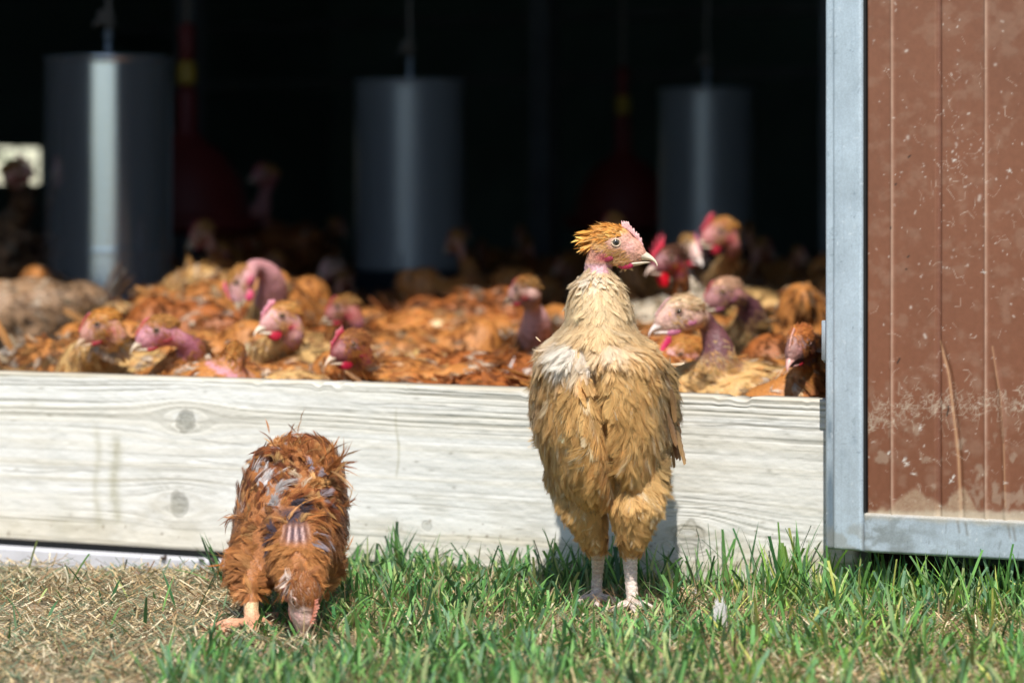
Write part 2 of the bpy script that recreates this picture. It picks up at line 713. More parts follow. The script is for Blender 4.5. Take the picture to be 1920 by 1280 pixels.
# left wall with a low hatch that shows daylight
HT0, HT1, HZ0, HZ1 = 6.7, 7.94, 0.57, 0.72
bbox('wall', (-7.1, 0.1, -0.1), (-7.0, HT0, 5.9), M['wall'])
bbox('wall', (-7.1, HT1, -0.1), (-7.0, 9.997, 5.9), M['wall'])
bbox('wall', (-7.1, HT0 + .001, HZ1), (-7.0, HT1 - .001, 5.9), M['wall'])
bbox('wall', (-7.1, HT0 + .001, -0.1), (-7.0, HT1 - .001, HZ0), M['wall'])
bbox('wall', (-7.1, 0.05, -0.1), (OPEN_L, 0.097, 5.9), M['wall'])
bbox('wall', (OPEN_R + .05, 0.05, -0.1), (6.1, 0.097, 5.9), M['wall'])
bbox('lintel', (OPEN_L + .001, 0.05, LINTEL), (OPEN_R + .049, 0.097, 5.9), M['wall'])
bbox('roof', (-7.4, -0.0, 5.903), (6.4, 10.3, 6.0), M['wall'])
# posts and a rail inside
for px, Yp, wd in ((1020, 11.5, 0.075), (1560, 9.0, 0.05), (357, 10.3, 0.07)):
    X = (px - 960) / F * Yp
    s_, t_ = to_st(X, Yp)
    bbox('post', (s_ - wd / 2, t_ - wd / 2, -0.012), (s_ + wd / 2, t_ + wd / 2, 5.9), M['post'], 0.004)
bbox('rail', (-6.9, 8.2, 0.96), (5.9, 8.26, 1.0), M['post'], 0.004)
bbox('rail', (-6.9, 8.2, 1.2), (5.9, 8.26, 1.24), M['post'], 0.004)


# hedge outside the hatch
def build_hedge():
    h = empty('hedge', st(-9.5, 8), 'pale green hedge seen through the low hatch at the far left', 'hedge')
    hb = np.array(h.location)
    n = 5200
    c = np.column_stack([rng.uniform(-9.9, -9.1, n), rng.uniform(3.5, 10.5, n), rng.uniform(0, 2.0, n)])
    c = Mst(c)
    d1 = nrm(rng.normal(size=(n, 3)))
    d2 = nrm(np.cross(d1, rng.normal(size=(n, 3))))
    L = rng.uniform(0.03, 0.06, n)[:, None]
    V = np.stack([c - d1 * L, c + d2 * L * .5, c + d1 * L, c - d2 * L * .5], 1).reshape(-1, 3)
    Q = np.arange(4 * n).reshape(n, 4)
    g = rng.uniform(0.5, 1.5, n)
    col = np.repeat(np.column_stack([0.16 * g, 0.22 * g, 0.10 * g]), 4, 0)
    mesh_obj('foliage', V, Q, M['leaf'], h, col, np.tile([[0, 0], [0, 1], [1, 1], [1, 0]], (n, 1)), False, hb)
    a = Acc()
    for k in range(9):
        p0 = Mst([[-9.5, 4 + k * .75, -.05]])[0]
        a.tube([p0, p0 + [.03, .02, .6], p0 + [-.05, .05, 1.3]], [.03, .02, .01], 7)
    a.build('trunk', M['bark'], h, hb)


build_hedge()


# ------------------------------------------------------------------ plank
def grid_panel(name, s0, s1, z0, z1, step, t_front, thick, fn, mat, parent=None, base=None):
    """closed board whose front face is a fine grid; fn(s,z,px,py) -> colour, outward offset"""
    ns = int((s1 - s0) / step) + 1
    nz = int((z1 - z0) / step) + 1
    s = np.linspace(s0, s1, ns)
    z = np.linspace(z0, z1, nz)
    S, Z = np.meshgrid(s, z, indexing='ij')
    W = Mst(np.column_stack([S.ravel(), np.full(S.size, t_front), Z.ravel()]))
    px = 960 + W[:, 0] / W[:, 1] * F
    py = HZ + (EYE - W[:, 2]) / W[:, 1] * F
    col, off = fn(S.ravel(), Z.ravel(), px, py)
    e = np.minimum.reduce([S.ravel() - s0, s1 - S.ravel(), Z.ravel() - z0, z1 - Z.ravel()])
    off = off - 0.003 * np.clip(1 - e / 0.003, 0, 1) ** 2     # worn arris
    Zs = Z.ravel()
    if name == 'plank':
        sr = S.ravel()
        chip = .0016 * fbm(sr * 9, sr * 0, 3, 51) + .0045 * sstep(.66, .82, fbm(sr * 34, sr * 0 + 3, 2, 52))
        Zs = Zs - chip * sstep(z1 - .02, z1, Zs)
    W = Mst(np.column_stack([S.ravel(), t_front - off, Zs]))
    idx = np.arange(ns * nz).reshape(ns, nz)
    Q = np.column_stack([idx[:-1, :-1].ravel(), idx[1:, :-1].ravel(), idx[1:, 1:].ravel(), idx[:-1, 1:].ravel()])
    # sides and back
    rim = np.concatenate([idx[:, 0], idx[-1, 1:], idx[-2::-1, -1], idx[0, -2:0:-1]])
    Wb = W[rim] + np.array([NV[0], NV[1], 0]) * thick
    n0 = len(W)
    k = len(rim)
    r2 = np.arange(k) + n0
    Q2 = np.column_stack([rim, r2, np.roll(r2, -1), np.roll(rim, -1)])
    cen = Wb.mean(0)
    W = np.vstack([W, Wb, cen])
    Q3 = np.column_stack([r2, np.full(k, n0 + k), np.full(k, n0 + k), np.roll(r2, -1)])
    col = np.vstack([col, col[rim], col[rim].mean(0)])
    Qt = np.vstack([Q3[:, [0, 1, 3]]])
    Ta = np.vstack([Q[:, [0, 1, 2]], Q[:, [0, 2, 3]], Q2[:, [0, 1, 2]], Q2[:, [0, 2, 3]], Qt])
    return mesh_obj(name, W, Ta, mat, parent, col, None, True, base)


def knot_at(px, py):
    s, Y = ray_st(px)
    return s, EYE - (py - HZ) / F * Y


KN = [(*knot_at(348, 790), 0.0135, 1.0), (*knot_at(336, 945), 0.0135, 1.0), (*knot_at(1290, 1010), 0.020, 0.55), (*knot_at(800, 985), 0.006, 0.3)]


def plank_fn(s, z, px, py):
    v = z.copy() + 0.004 * np.sin(s * 3.1 + .5) + (fbm(s * 2.2, z * 7, 3, 5) - .5) * 0.012
    kd = np.full_like(z, 9.0)
    kin = np.zeros_like(z)
    for ks, kz, r, a in KN:
        ds, dz = (s - ks) * 0.40, z - kz
        q = ds * ds + dz * dz
        v = v - dz * (1.5 * r) ** 2 / (q + (0.55 * r) ** 2) * 0.8
        rr = np.sqrt(((s - ks) * .95) ** 2 + dz ** 2) / r
        rr = rr + (fbm(s * 70, z * 70, 3, 11) - .5) * .75
        kin = np.maximum(kin, a * (1 - sstep(0.75, 1.05, rr)))
        kd = np.minimum(kd, rr)
    # grain: long thin lines, closer together towards the upper edge
    g1 = fbm(s * 2.0, v * 330, 3, 1)
    g2 = fbm(s * 5.0, v * 900, 2, 2)
    g3 = fbm(s * 1.2, v * 90, 3, 3)
    line = sstep(0.56, 0.74, g1) * (0.35 + 0.65 * sstep(0.4, 0.6, fbm(s * 5, z * 22, 3, 8)))
    zone = sstep(0.13, 0.2, z) * .8 + sstep(0.09, 0.02, z) * .65 + .3
    near_knot = np.exp(-np.clip(kd - 1, 0, 9) * .55)
    line = line * np.clip(zone + near_knot * .8, 0, 1.3)
    fine = sstep(0.5, 0.8, g2)
    white = np.array([0.75, 0.745, 0.71])
    warm = np.array([0.62, 0.56, 0.425])
    dark = np.array([0.24, 0.225, 0.17])
    k1 = np.clip(sstep(0.45, 0.75, g3) * .35 + sstep(0.075, 0.0, z) * .75 * (.55 + .6 * fbm(s * 8, z * 30, 3, 9)), 0, 1)[:, None]
    c = white * (1 - k1) + warm * k1
    k2 = np.clip(line * .56 + fine * .12, 0, .9)[:, None]
    c = c * (1 - k2) + dark * k2
    # mottled grey bloom
    k3 = (sstep(.5, .75, fbm(s * 30, z * 60, 4, 21)) * .16)[:, None]
    c = c * (1 - k3) + np.array([.42, .44, .42]) * k3
    # knots
    ring = fbm(kd * 5, s * 90, 2, 5)
    kk = np.clip(kin * (.50 + .36 * ring), 0, 1)[:, None]
    c = c * (1 - kk) + np.array([.17, .17, .14]) * kk
    edge = np.exp(-((kd - 1.02) / .10) ** 2) * .5 * (kd < 3)
    c = c * (1 - edge[:, None]) + np.array([.16, .15, .12]) * edge[:, None]
    # drip stains
    for dx, w_, y0, y1, a in ((182, 7, 800, 985, .33), (216, 10, 815, 975, .50), (745, 2.5, 770, 885, .5), (120, 18, 930, 1000, .15), (60, 12, 720, 760, .12), (560, 10, 760, 880, .10)):
        q = np.exp(-((px - dx + 3 * np.sin(py * .05)) / w_) ** 2) * sstep(y0 - 15, y0 + 15, py) * sstep(y1 + 20, y1 - 10, py)
        q = (q * a * (.5 + fbm(px * .15, py * .05, 3, 2)))[:, None]
        c = c * (1 - q) + np.array([.34, .32, .20]) * q
    # cracks and nail marks
    for x0, y0, x1, y1, wd in ((360, 826, 470, 832, 1.3), (366, 865, 450, 870, 1.2), (500, 719, 640, 725, 1.6), (0, 880, 190, 886, 1.4), (1275, 925, 1450, 948, 1.2), (1300, 790, 1540, 800, 1.6), (650, 752, 900, 765, 1.3)):
        yy = y0 + (py * 0 + px - x0) / (x1 - x0) * (y1 - y0) + 2.5 * np.sin(px * .03) + 3 * (fbm(px * .04, px * 0, 2, 5) - .5)
        q = np.exp(-((py - yy) / wd) ** 2) * sstep(x0 - 4, x0 + 12, px) * sstep(x1 + 4, x1 - 20, px)
        q = (q * .55)[:, None]
        c = c * (1 - q) + np.array([.13, .115, .09]) * q
    rs = np.random.default_rng(5)
    for _ in range(46):
        qx, qy = rs.uniform(0, 1540), rs.uniform(715, 1010)
        rr = np.hypot((px - qx) / rs.uniform(3, 9), (py - qy) / rs.uniform(1.5, 3.5))
        q = (np.exp(-rr ** 2) * rs.uniform(.2, .6))[:, None]
        c = c * (1 - q) + np.array([.2, .18, .13]) * q
    # mud splashed up from the ground, and a few peck marks
    for _ in range(260):
        qx, qy = rs.uniform(-10, 1560), 1060 - abs(rs.normal()) * 42
        rr = np.hypot(px - qx, (py - qy) * rs.uniform(.7, 1.3)) / rs.uniform(.8, 3.2)
        m_ = rr < 3
        q = (np.exp(-rr[m_] ** 2) * rs.uniform(.3, .8))[:, None]
        c[m_] = c[m_] * (1 - q) + np.array([.20, .15, .10]) * q
    q = (sstep(.5, .75, fbm(s * 16, z * 40, 4, 61)) * .30 * sstep(.16, .02, z))[:, None]
    c = c * (1 - q) + np.array([.36, .32, .22]) * q
    q = (sstep(.58, .72, fbm(s * 9, z * 26, 4, 67)) * .22)[:, None]
    c = c * (1 - q) + np.array([.45, .43, .37]) * q
    # worn top edge: raw brown fibres
    q = (sstep(0.2235, 0.2295, z + (fbm(s * 25, z * 3, 3, 7) - .5) * .007) * .6)[:, None]
    c = c * (1 - q) + np.array([.50, .43, .31]) * q
    q = (np.exp(-((z - .2175 + (fbm(s * 6, z * 0, 2, 3) - .5) * .004) / .0009) ** 2) * .5 * sstep(.4, .6, fbm(s * 14, z * 0, 2, 31)))[:, None]
    c = c * (1 - q) + np.array([.16, .14, .10]) * q
    off = -line * 0.0009 - kin * 0.001 + (g3 - .5) * 0.001 - edge * .001
    off = off + (fbm(s * 60, z * 160, 3, 14) - .5) * .0009
    return c, off


pl_base = st(-0.4, 0.02, 0.0)
plank = grid_panel('plank', -2.47, 0.47, 0.002, 0.2295, 0.00125, 0.0, 0.042, plank_fn, M['wood'], None, pl_base)
plank.location = pl_base
_v = coords(plank.data)                     # the board is sawn slightly narrower towards the right
_s, _t = to_st(_v[:, 0] + pl_base[0], _v[:, 1] + pl_base[1])
_v[:, 2] -= .0056 * np.maximum(0, _s + .25) * _v[:, 2] / .2295
plank.data.vertices.foreach_set('co', _v.astype(np.float32).ravel())
plank.data.update()
tag(plank, 'long bleached white plank with two dark knots closing the barn front', 'plank')

# steel sill under the plank, left part bare
sill = empty('sill_strip', st(-.6, -.01, -.03), 'narrow pale metal sill strip below the plank at ground level', 'sill strip')
sb = np.array(sill.location)
Acc().box(Mst, (-2.47, -0.014, -0.045), (0.44, 0.034, -0.0075), 0.003).build('strip', M['concrete'], sill, sb, smooth=False)
Acc().box(Mst, (-2.47, 0.012, -0.0073), (0.44, 0.036, 0.0017), 0).build('gap_shade', M['black'], sill, sb, smooth=False)  # black strip added to stand for the shade in the gap under the plank
# droppings on the strip
def blob(name, px, py, r, label, t=-0.016):
    s_, Y = ray_st(px, t)
    z = EYE - (py - HZ) / F * Y
    a = Acc()
    for k in range(7):
        a.ell(Mst([[s_ + rng.normal() * r * .55, t + rng.normal() * r * .3, z + abs(rng.normal()) * r * .25]])[0], (r * rng.uniform(.4, .6),) * 3, None, (8, 6))
    me = union(a, 0.0012, 2)
    o = bpy.data.objects.new(name, me)
    COL.objects.link(o)
    me.materials.append(M['dung'])
    return tag(o, label, 'dropping')


blob('dropping', 306, 1047, .0045, 'small dark dropping on the metal strip, left of the other two')
blob('dropping', 376, 1050, .0035, 'smallest dark dropping on the metal strip, between the other two')
blob('dropping', 402, 1051, .007, 'largest dark dropping on the metal strip beside the rusty pecking hen')

# ------------------------------------------------------------------ sliding door
PD = 0.005         # the sheet sits this far behind the frame front
DT = -0.075        # front plane of the door frame
door = empty('sliding_door', st(1.0, DT, 0.04), 'brown ribbed sheet door in a galvanised steel frame, splashed and scuffed', 'door')
db = np.array(door.location)
dS0, _ = ray_st(1544, DT)
dS1, dY1 = ray_st(1616, DT)
_, dYm = ray_st(1760, DT)
RB = EYE - (1043 - HZ) / F * dYm      # bottom of the rail
RT = EYE - (968 - HZ) / F * dYm       # top of the rail


def strokes(px, py, c, items, base):
    """items: polylines with width, colour, strength painted as marks on a surface"""
    for pts, wd, cc, a in items:
        pts = np.array(pts, float)
        lo = pts.min(0) - wd * 3
        hi = pts.max(0) + wd * 3
        m = (px > lo[0]) & (px < hi[0]) & (py > lo[1]) & (py < hi[1])
        if not m.any():
            continue
        x, y = px[m], py[m]
        best = np.full(len(x), 1e9)
        if len(pts) == 1:
            best = np.hypot(x - pts[0, 0], y - pts[0, 1])
        for i in range(len(pts) - 1):
            d = pts[i + 1] - pts[i]
            t = np.clip(((x - pts[i, 0]) * d[0] + (y - pts[i, 1]) * d[1]) / (d @ d + 1e-9), 0, 1)
            best = np.minimum(best, np.hypot(x - pts[i, 0] - t * d[0], y - pts[i, 1] - t * d[1]))
        q = (np.exp(-(best / wd) ** 2) * a)[:, None]
        c[m] = c[m] * (1 - q) + np.array(cc) * q
    return c


def galv_fn(s, z, px, py):
    n1 = fbm(s * 40, z * 25, 4, 3)
    n2 = fbm(s * 260, z * 260, 3, 6)
    base = np.array([.50, .585, .655])
    c = base * (0.80 + .36 * n1 + .12 * (n2 - .5))[:, None]
    streak = sstep(.5, .8, fbm(s * 300, z * 9, 3, 8)) * .22
    c = c * (1 - streak[:, None]) + np.array([.26, .33, .40]) * streak[:, None]
    # dark worn strip low on the left lip
    q = np.exp(-((px - 1555) / 8) ** 2) * sstep(720, 800, py) * (.25 + .9 * sstep(.35, .65, fbm(s * 60, z * 12, 3, 5)))
    q = (np.clip(q, 0, 1) * .8)[:, None]
    c = c * (1 - q) + np.array([.11, .16, .21]) * q
    q = (sstep(.5, .7, fbm(s * 45, z * 45, 4, 31)) * np.exp(-((py - 815) / 40) ** 2) * .5)[:, None]
    c = c * (1 - q) + np.array([.22, .29, .36]) * q
    # scuffs
    rs = np.random.default_rng(8)
    it = []
    for _ in range(90):
        x, y = rs.uniform(1545, 1616), rs.uniform(0, 1000)
        a = rs.uniform(0, 6.3)
        L = rs.uniform(1, 8)
        it.append(([(x, y), (x + L * math.cos(a), y + L * math.sin(a))], rs.uniform(.6, 1.6), (.2, .26, .32) if rs.random() < .6 else (.75, .8, .85), rs.uniform(.3, .7)))
    c = strokes(px, py, c, it, None)
    # dirt near the bottom corner
    q = (sstep(940, 1010, py) * sstep(.35, .6, fbm(s * 70, z * 70, 4, 12)) * .5)[:, None]
    c = c * (1 - q) + np.array([.30, .28, .22]) * q
    off = (n1 - .5) * .0006
    # fold of the profile: outer lip stands back a little
    lip = dS0 + .0125
    off = off - .003 * sstep(lip + .001, lip - .001, s)
    return c, off


def rail_fn(s, z, px, py):
    n1 = fbm(s * 30, z * 50, 4, 13)
    c = np.array([.47, .54, .60]) * (0.82 + .32 * n1)[:, None]
    q = (sstep(.45, .7, fbm(s * 60, z * 90, 4, 15)) * (.35 + .4 * sstep(1760, 1620, px)))[:, None]
    c = c * (1 - q) + np.array([.24, .26, .25]) * q
    rs = np.random.default_rng(18)
    it = []
    for _ in range(70):
        x, y = rs.uniform(1616, 1990), rs.uniform(968, 1055)
        L = rs.uniform(2, 16)
        it.append(([(x, y), (x + rs.normal() * 2, y + L)], rs.uniform(.7, 1.8), (.22, .24, .25) if rs.random() < .7 else (.75, .78, .8), rs.uniform(.25, .6)))
    for x, y in ((1795, 975), (1810, 980), (1890, 985), (1900, 990)):
        it.append(([(x, y), (x + 4, y + 22)], 2.5, (.20, .18, .15), .6))
    c = strokes(px, py, c, it, None)
    # caked straw dust on the upper edge
    q = (sstep(.010, .001, (RT - z) + (fbm(s * 50, z * 0, 3, 2) - .5) * .008) * .75)[:, None]
    c = c * (1 - q) + np.array([.52, .46, .36]) * q
    return c, (n1 - .5) * .0008


grid_panel('stile', dS0, dS1, RB + .001, 2.3, 0.0016, DT, 0.05, galv_fn, M['galv'], door, db)
grid_panel('rail', dS1 + .0006, 1.75, RB, RT, 0.0014, DT + .0015, 0.047, rail_fn, M['galv'], door, db)
Acc().box(Mst, (dS1 + .0006, DT + .003, RT + .0005), (dS1 + .0032, DT + .03, 2.3), 0.0).build('seal', M['black'], door, db, smooth=False)
RIDGE = [(1673, 1), (1760, -1), (1849, 1), (1938, -1), (2030, 1)]


def panel_fn(s, z, px, py):
    n1 = fbm(s * 12, z * 9, 4, 41)
    n2 = fbm(s * 55, z * 70, 4, 42)
    c = np.array([.192, .074, .039]) * (0.86 + .28 * n1)[:, None]
    up = sstep(0.1, 0.9, z)[:, None]
    c = c * (1 - .18 * up) + np.array([.29, .165, .115]) * .18 * up
    # dusty bloom
    q = (sstep(.5, .8, n2) * .16)[:, None]
    c = c * (1 - q) + np.array([.42, .30, .22]) * q
    # ridge lines painted pale, groove lines painted dark
    for p, sg in RIDGE:
        sp, _ = ray_st(p, DT + PD)
        d = (s - sp)
        if sg > 0:
            q = np.exp(-(d / .0016) ** 2) * (.4 + .5 * fbm(s * 0, z * 60, 3, p))
            cc = np.array([.52, .33, .24])
        else:
            q = np.exp(-(d / .0028) ** 2) * .45
            cc = np.array([.15, .062, .045])
        q = q[:, None]
        c = c * (1 - q) + cc * q
    rs = np.random.default_rng(81)
    it = []
    for _ in range(330):
        x, y = rs.uniform(1618, 1985), rs.uniform(-30, 965)
        if rs.random() < .25:
            x, y = rs.normal(1800, 45), rs.normal(330, 90)
        r = rs.uniform(.6, 1.7) if rs.random() < .93 else rs.uniform(2, 3.4)
        it.append(([(x, y), (x + rs.normal() * r, y + rs.normal() * r)], r, (.62, .52, .45), rs.uniform(.15, .75)))
    for _ in range(170):                                   # feather scraps and scratches
        if rs.random() < .5:
            x, y = rs.normal(1820, 60), rs.normal(330, 120)
        else:
            x, y = rs.uniform(1620, 1980), rs.uniform(560, 950)
        a = rs.uniform(0, 6.28); L = rs.uniform(3, 16); b_ = rs.normal() * .6
        it.append(([(x, y), (x + L * math.cos(a), y + L * math.sin(a)), (x + 1.7 * L * math.cos(a + b_), y + 1.7 * L * math.sin(a + b_))], rs.uniform(.4, .9), (.52, .40, .32), rs.uniform(.15, .5)))
    for _ in range(420):                                   # scuffed fibrous band
        x = rs.uniform(1618, 1985)
        y = rs.normal(762 - (x - 1618) * .02, 17) + (18 if x < 1680 else 0)
        a = rs.uniform(0, 6.28); L = rs.uniform(3, 11); b_ = rs.normal()
        it.append(([(x, y), (x + L * math.cos(a), y + L * math.sin(a)), (x + 1.7 * L * math.cos(a + b_), y + 1.7 * L * math.sin(a + b_))], rs.uniform(.5, 1.5), (.52, .43, .33), rs.uniform(.1, .42)))
    for x, y in ((1695, 862), (1700, 868), (1714, 888), (1787, 895), (1783, 901), (1725, 802), (1666, 850), (1760, 948), (1885, 905), (1790, 300), (1845, 510), (1893, 320)):
        for k in range(6):
            a = rs.uniform(0, 6.28); L = rs.uniform(1, 6)
            it.append(([(x, y), (x + L * math.cos(a), y + L * math.sin(a))], rs.uniform(.7, 1.8), (.62, .56, .5), .5))
    for x, y in ((1683, 680), (1702, 482), (1703, 295), (1680, 345), (1700, 505), (1779, 768), (1778, 770), (1671, 426)):
        it.append(([(x, y), (x + rs.normal() * 3, y + rs.normal() * 4)], 1.8, (.03, .02, .015), .9))
    # long creases
    it.append(([(1763, 640), (1779, 700), (1790, 790), (1797, 860), (1801, 960)], 2.2, (.50, .29, .15), .6))
    it.append(([(1769, 640), (1784, 715), (1793, 800)], 1.2, (.12, .05, .03), .6))
    it.append(([(1861, 650), (1876, 740), (1883, 830), (1886, 950)], 1.8, (.48, .27, .15), .5))
    it.append(([(1874, 730), (1881, 800), (1883, 830)], 1.3, (.10, .045, .03), .6))
    it.append(([(1790, 100), (1800, 160), (1790, 260)], 1.4, (.22, .09, .06), .4))
    c = strokes(px, py, c, it, None)
    # caked dust in the bottom corner and heaps above the rail
    hgt = 8 + 26 * sstep(.4, .7, fbm(px * .02, px * 0, 3, 6)) + 34 * np.exp(-((px - 1735) / 40) ** 2) + 26 * np.exp(-((px - 1806) / 17) ** 2)
    q = (sstep(0, 14, py - (968 - hgt)) * (.35 + .5 * fbm(px * .25, py * .25, 3, 9)))[:, None]
    c = c * (1 - q) + np.array([.42, .30, .20]) * q
    q = (sstep(955, 967, py + 6 * fbm(px * .1, py * .1, 2, 3)) * .6)[:, None]
    c = c * (1 - q) + np.array([.58, .50, .38]) * q
    q = (sstep(.55, .75, fbm(px * .06, py * .04, 4, 19)) * sstep(690, 800, py) * .28)[:, None]
    c = c * (1 - q) + np.array([.50, .42, .32]) * q
    off = (fbm(s * 7, z * 4, 2, 44) - .5) * .002
    for p, sg in RIDGE:
        sp, _ = ray_st(p, DT + PD)
        d = s - sp
        off = off + (0.0016 * np.exp(-(d / .0022) ** 2) if sg > 0 else -0.0030 * np.exp(-(d / .0032) ** 4))
    cr = np.interp(py, [640, 700, 790, 860, 960], [1763, 1779, 1790, 1797, 1801])
    off = off - .002 * np.exp(-((px - cr - 3) / 4) ** 2) * sstep(630, 700, py)
    cr = np.interp(py, [650, 740, 830, 950], [1861, 1876, 1883, 1886])
    off = off + .0016 * np.exp(-((px - cr) / 5) ** 2) * sstep(640, 720, py)
    return c, off


grid_panel('sheet', dS1 + .0034, 1.74, RT - .01, 2.29, 0.00135, DT + PD, 0.015, panel_fn, M['paint'], door, db)
# small latch peeping out behind the stile
la = Acc()
ls, _ = ray_st(1548, DT + .03)
_, lY = ray_st(1541, DT + .03)
zl0, zl1 = EYE - (675 - HZ) / F * lY, EYE - (600 - HZ) / F * lY
la.box(Mst, (ls - .001, DT + .02, zl0), (dS0 + .004, DT + .045, zl1), .0012, (.5, .56, .6))
la.tube(Mst([[ls - .0012, DT + .03, zl0 - .003], [ls - .0035, DT + .03, (zl0 + zl1) / 2 - .006], [ls - .0012, DT + .03, zl1 - .012]]), .0012, 8, (.6, .65, .7))
la.build('latch', M['galv'], door, db)


# ------------------------------------------------------------------ hanging feeders and bell drinkers
def feeder(px, Yp, top_py, label, r=0.15, h=0.575, mt='feeder'):
    X = (px - 960) / F * Yp
    zt = EYE - (top_py - HZ) / F * Yp
    e = empty('feeder', (X, Yp, 0.1), label, 'feeder', 'feeders hanging in a row inside the barn')
    eb = np.array(e.location)
    c = (X, Yp, zt - h)
    rs = r
    prof = [(rs * .97, 0.0), (rs, .004), (rs, .008), (rs, .112), (rs, .118), (rs * 1.004, .123), (rs, .126), (rs, .130), (rs, .136), (rs, h * .5), (rs, h - .03), (rs, h - .02), (rs, h - .014), (rs * 1.016, h - .008), (rs * 1.016, h), (rs * .985, h), (rs * .98, h - .01), (rs * .97, h - .3), (rs * .96, .0)]
    Acc().lathe(c, prof, 72).build('hopper', M[mt], e, eb)
    tr = [(0.0, -.085), (r * 1.28, -.085), (r * 1.40, -.07), (r * 1.45, -.01), (r * 1.47, -.008), (r * 1.45, -.002), (r * 1.40, -.012), (r * 1.35, -.06), (r * .5, -.05), (0.0, -.045)]
    Acc().lathe(c, tr, 72).build('tray', M['tray'], e, eb)
    # three straps from hopper to tray, top bar and hook
    for k in range(3):
        a = Acc()
        g = k * 2.094 + .4
        d = np.array([math.cos(g), math.sin(g), 0])
        a.tube([np.array(c) + d * rs * 1.003 + [0, 0, .05], np.array(c) + d * r * 1.02 + [0, 0, -.02], np.array(c) + d * r * 1.1 + [0, 0, -.058]], .003, 6)
        a.build('strut', M['post'], e, eb)
    a = Acc()
    a.tube([np.array((X - rs * .98, Yp, zt - .02)), np.array((X, Yp, zt - .012)), np.array((X + rs * .98, Yp, zt - .02))], .004, 8)
    a.tube([np.array((X, Yp, zt - .015)), np.array((X, Yp, zt + .045))], .0085, 8)
    a.ell((X, Yp, zt + .05), (.012, .012, .014), None, (12, 8))
    a.build('hook', M['galv2'], e, eb)
    a = Acc()
    pts = [np.array((X + .0015 * math.sin(k * 1.7), Yp, zt + .05 + k * .05)) for k in range(0, 58)]
    a.tube(pts, .0062, 8)
    # knot
    for k in range(10):
        g = k * 1.3
        a.ell((X + .013 * math.cos(g) - .006, Yp + .012 * math.sin(g), zt + .075 + k * .0035), (.010, .010, .007), None, (8, 6))
    a.tube([np.array((X, Yp, zt + .1)), np.array((X - .02, Yp - .01, zt + .085)), np.array((X - .034, Yp - .01, zt + .072))], .005, 7)
    a.build('rope', M['rope'], e, eb)


M['galv2'] = mat_plain('galvanised_hook', (0.35, 0.42, 0.5), 0.4, 0.6)
feeder(203, 8.2, 107, 'nearest shiny steel tube feeder hanging at the left with a bright highlight')
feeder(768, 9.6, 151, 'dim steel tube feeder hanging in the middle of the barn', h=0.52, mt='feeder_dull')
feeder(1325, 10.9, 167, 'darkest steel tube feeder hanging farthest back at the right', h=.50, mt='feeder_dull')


def drinker(px, Yp, top_py, label, sc=1.0):
    X = (px - 960) / F * Yp
    zt = EYE - (top_py - HZ) / F * Yp
    e = empty('bell_drinker', (X, Yp, .1), label, 'drinker', 'red bell drinkers hanging in the barn')
    eb = np.array(e.location)
    z0 = zt - .36 * sc
    prof = [(0, .36), (.022, .355), (.028, .33), (.03, .24), (.05, .215), (.10, .18), (.145, .11), (.165, .04), (.17, .0), (.19, -.004), (.195, .02), (.20, .02), (.20, -.02), (.16, -.03), (0, -.03)]
    Acc().lathe((X, Yp, z0), [(r * sc, z * sc) for r, z in prof], 48).build('bell', M['red'], e, eb)
    Acc().lathe((X, Yp, zt), [(0, 0), (.024, .0), (.026, .01), (.026, .055), (.018, .062), (0, .062)], 24).build('valve', M['yellow'], e, eb)
    a = Acc().lathe((X, Yp, zt + .062), [(.018, 0), (.022, .01), (.022, .09), (.012, .10), (0, .10)], 20)
    a.build('collar', M['red'], e, eb)
    Acc().tube([(X, Yp, zt + .16), (X, Yp, 3.0), (X, Yp, 5.88)], .008, 8).build('cord', M['rope'], e, eb)


drinker(350, 9.1, 160, 'red bell drinker with a yellow valve hanging beside the shiny feeder', 1.0)
drinker(1168, 11.8, 215, 'dim red bell drinker hanging between the two darker feeders', 1.0)


# ------------------------------------------------------------------ feathers
def tmpl_vane(nu, barbs, seed, tipround=0.55, rag=0.3):
    r = np.random.default_rng(seed)
    u = np.linspace(0, 0.93, nu)
    w = np.sin(np.pi * np.clip(u, 0.02, 1) ** 0.8) ** tipround
    w = w * (0.55 + .45 * np.minimum(u / .35, 1))
    V, UV, T = [], [], []
    for i in range(nu):
        for j, v in enumerate((-1, 0, 1)):
            V.append((u[i], v * w[i] * .5 * (1 + r.normal() * .08), -abs(v) * w[i] * .10))
            UV.append((u[i], v * w[i]))
    for i in range(nu - 1):
        for j in range(2):
            a = i * 3 + j
            T += [(a, a + 3, a + 4), (a, a + 4, a + 1)]
    for k in range(barbs):
        f = 0.25 + 0.72 * (k + r.random() * .6) / barbs
        sg = -1 if k % 2 else 1
        wf = np.interp(f, u, w) * .5
        spread = (1 - f) * 1.1 + .1
        L = r.uniform(.10, .26) * (1 + rag)
        x0, y0 = f - .06, sg * wf * .75
        x1, y1 = f + .02, sg * wf * .45
        xt = x0 + L * math.cos(spread) + .03
        yt = y0 + sg * L * math.sin(spread) * .8
        zt = r.normal() * .035 - .02
        n = len(V)
        V += [(x0, y0, -.03), (x1, y1, -.015), (xt, yt, zt)]
        UV += [(x0, y0 * 2), (x1, y1 * 2), (xt, yt * 2)]
        T.append((n, n + 2, n + 1) if sg > 0 else (n, n + 1, n + 2))
    return np.array(V, float), np.array(T, int), np.array(UV, float)


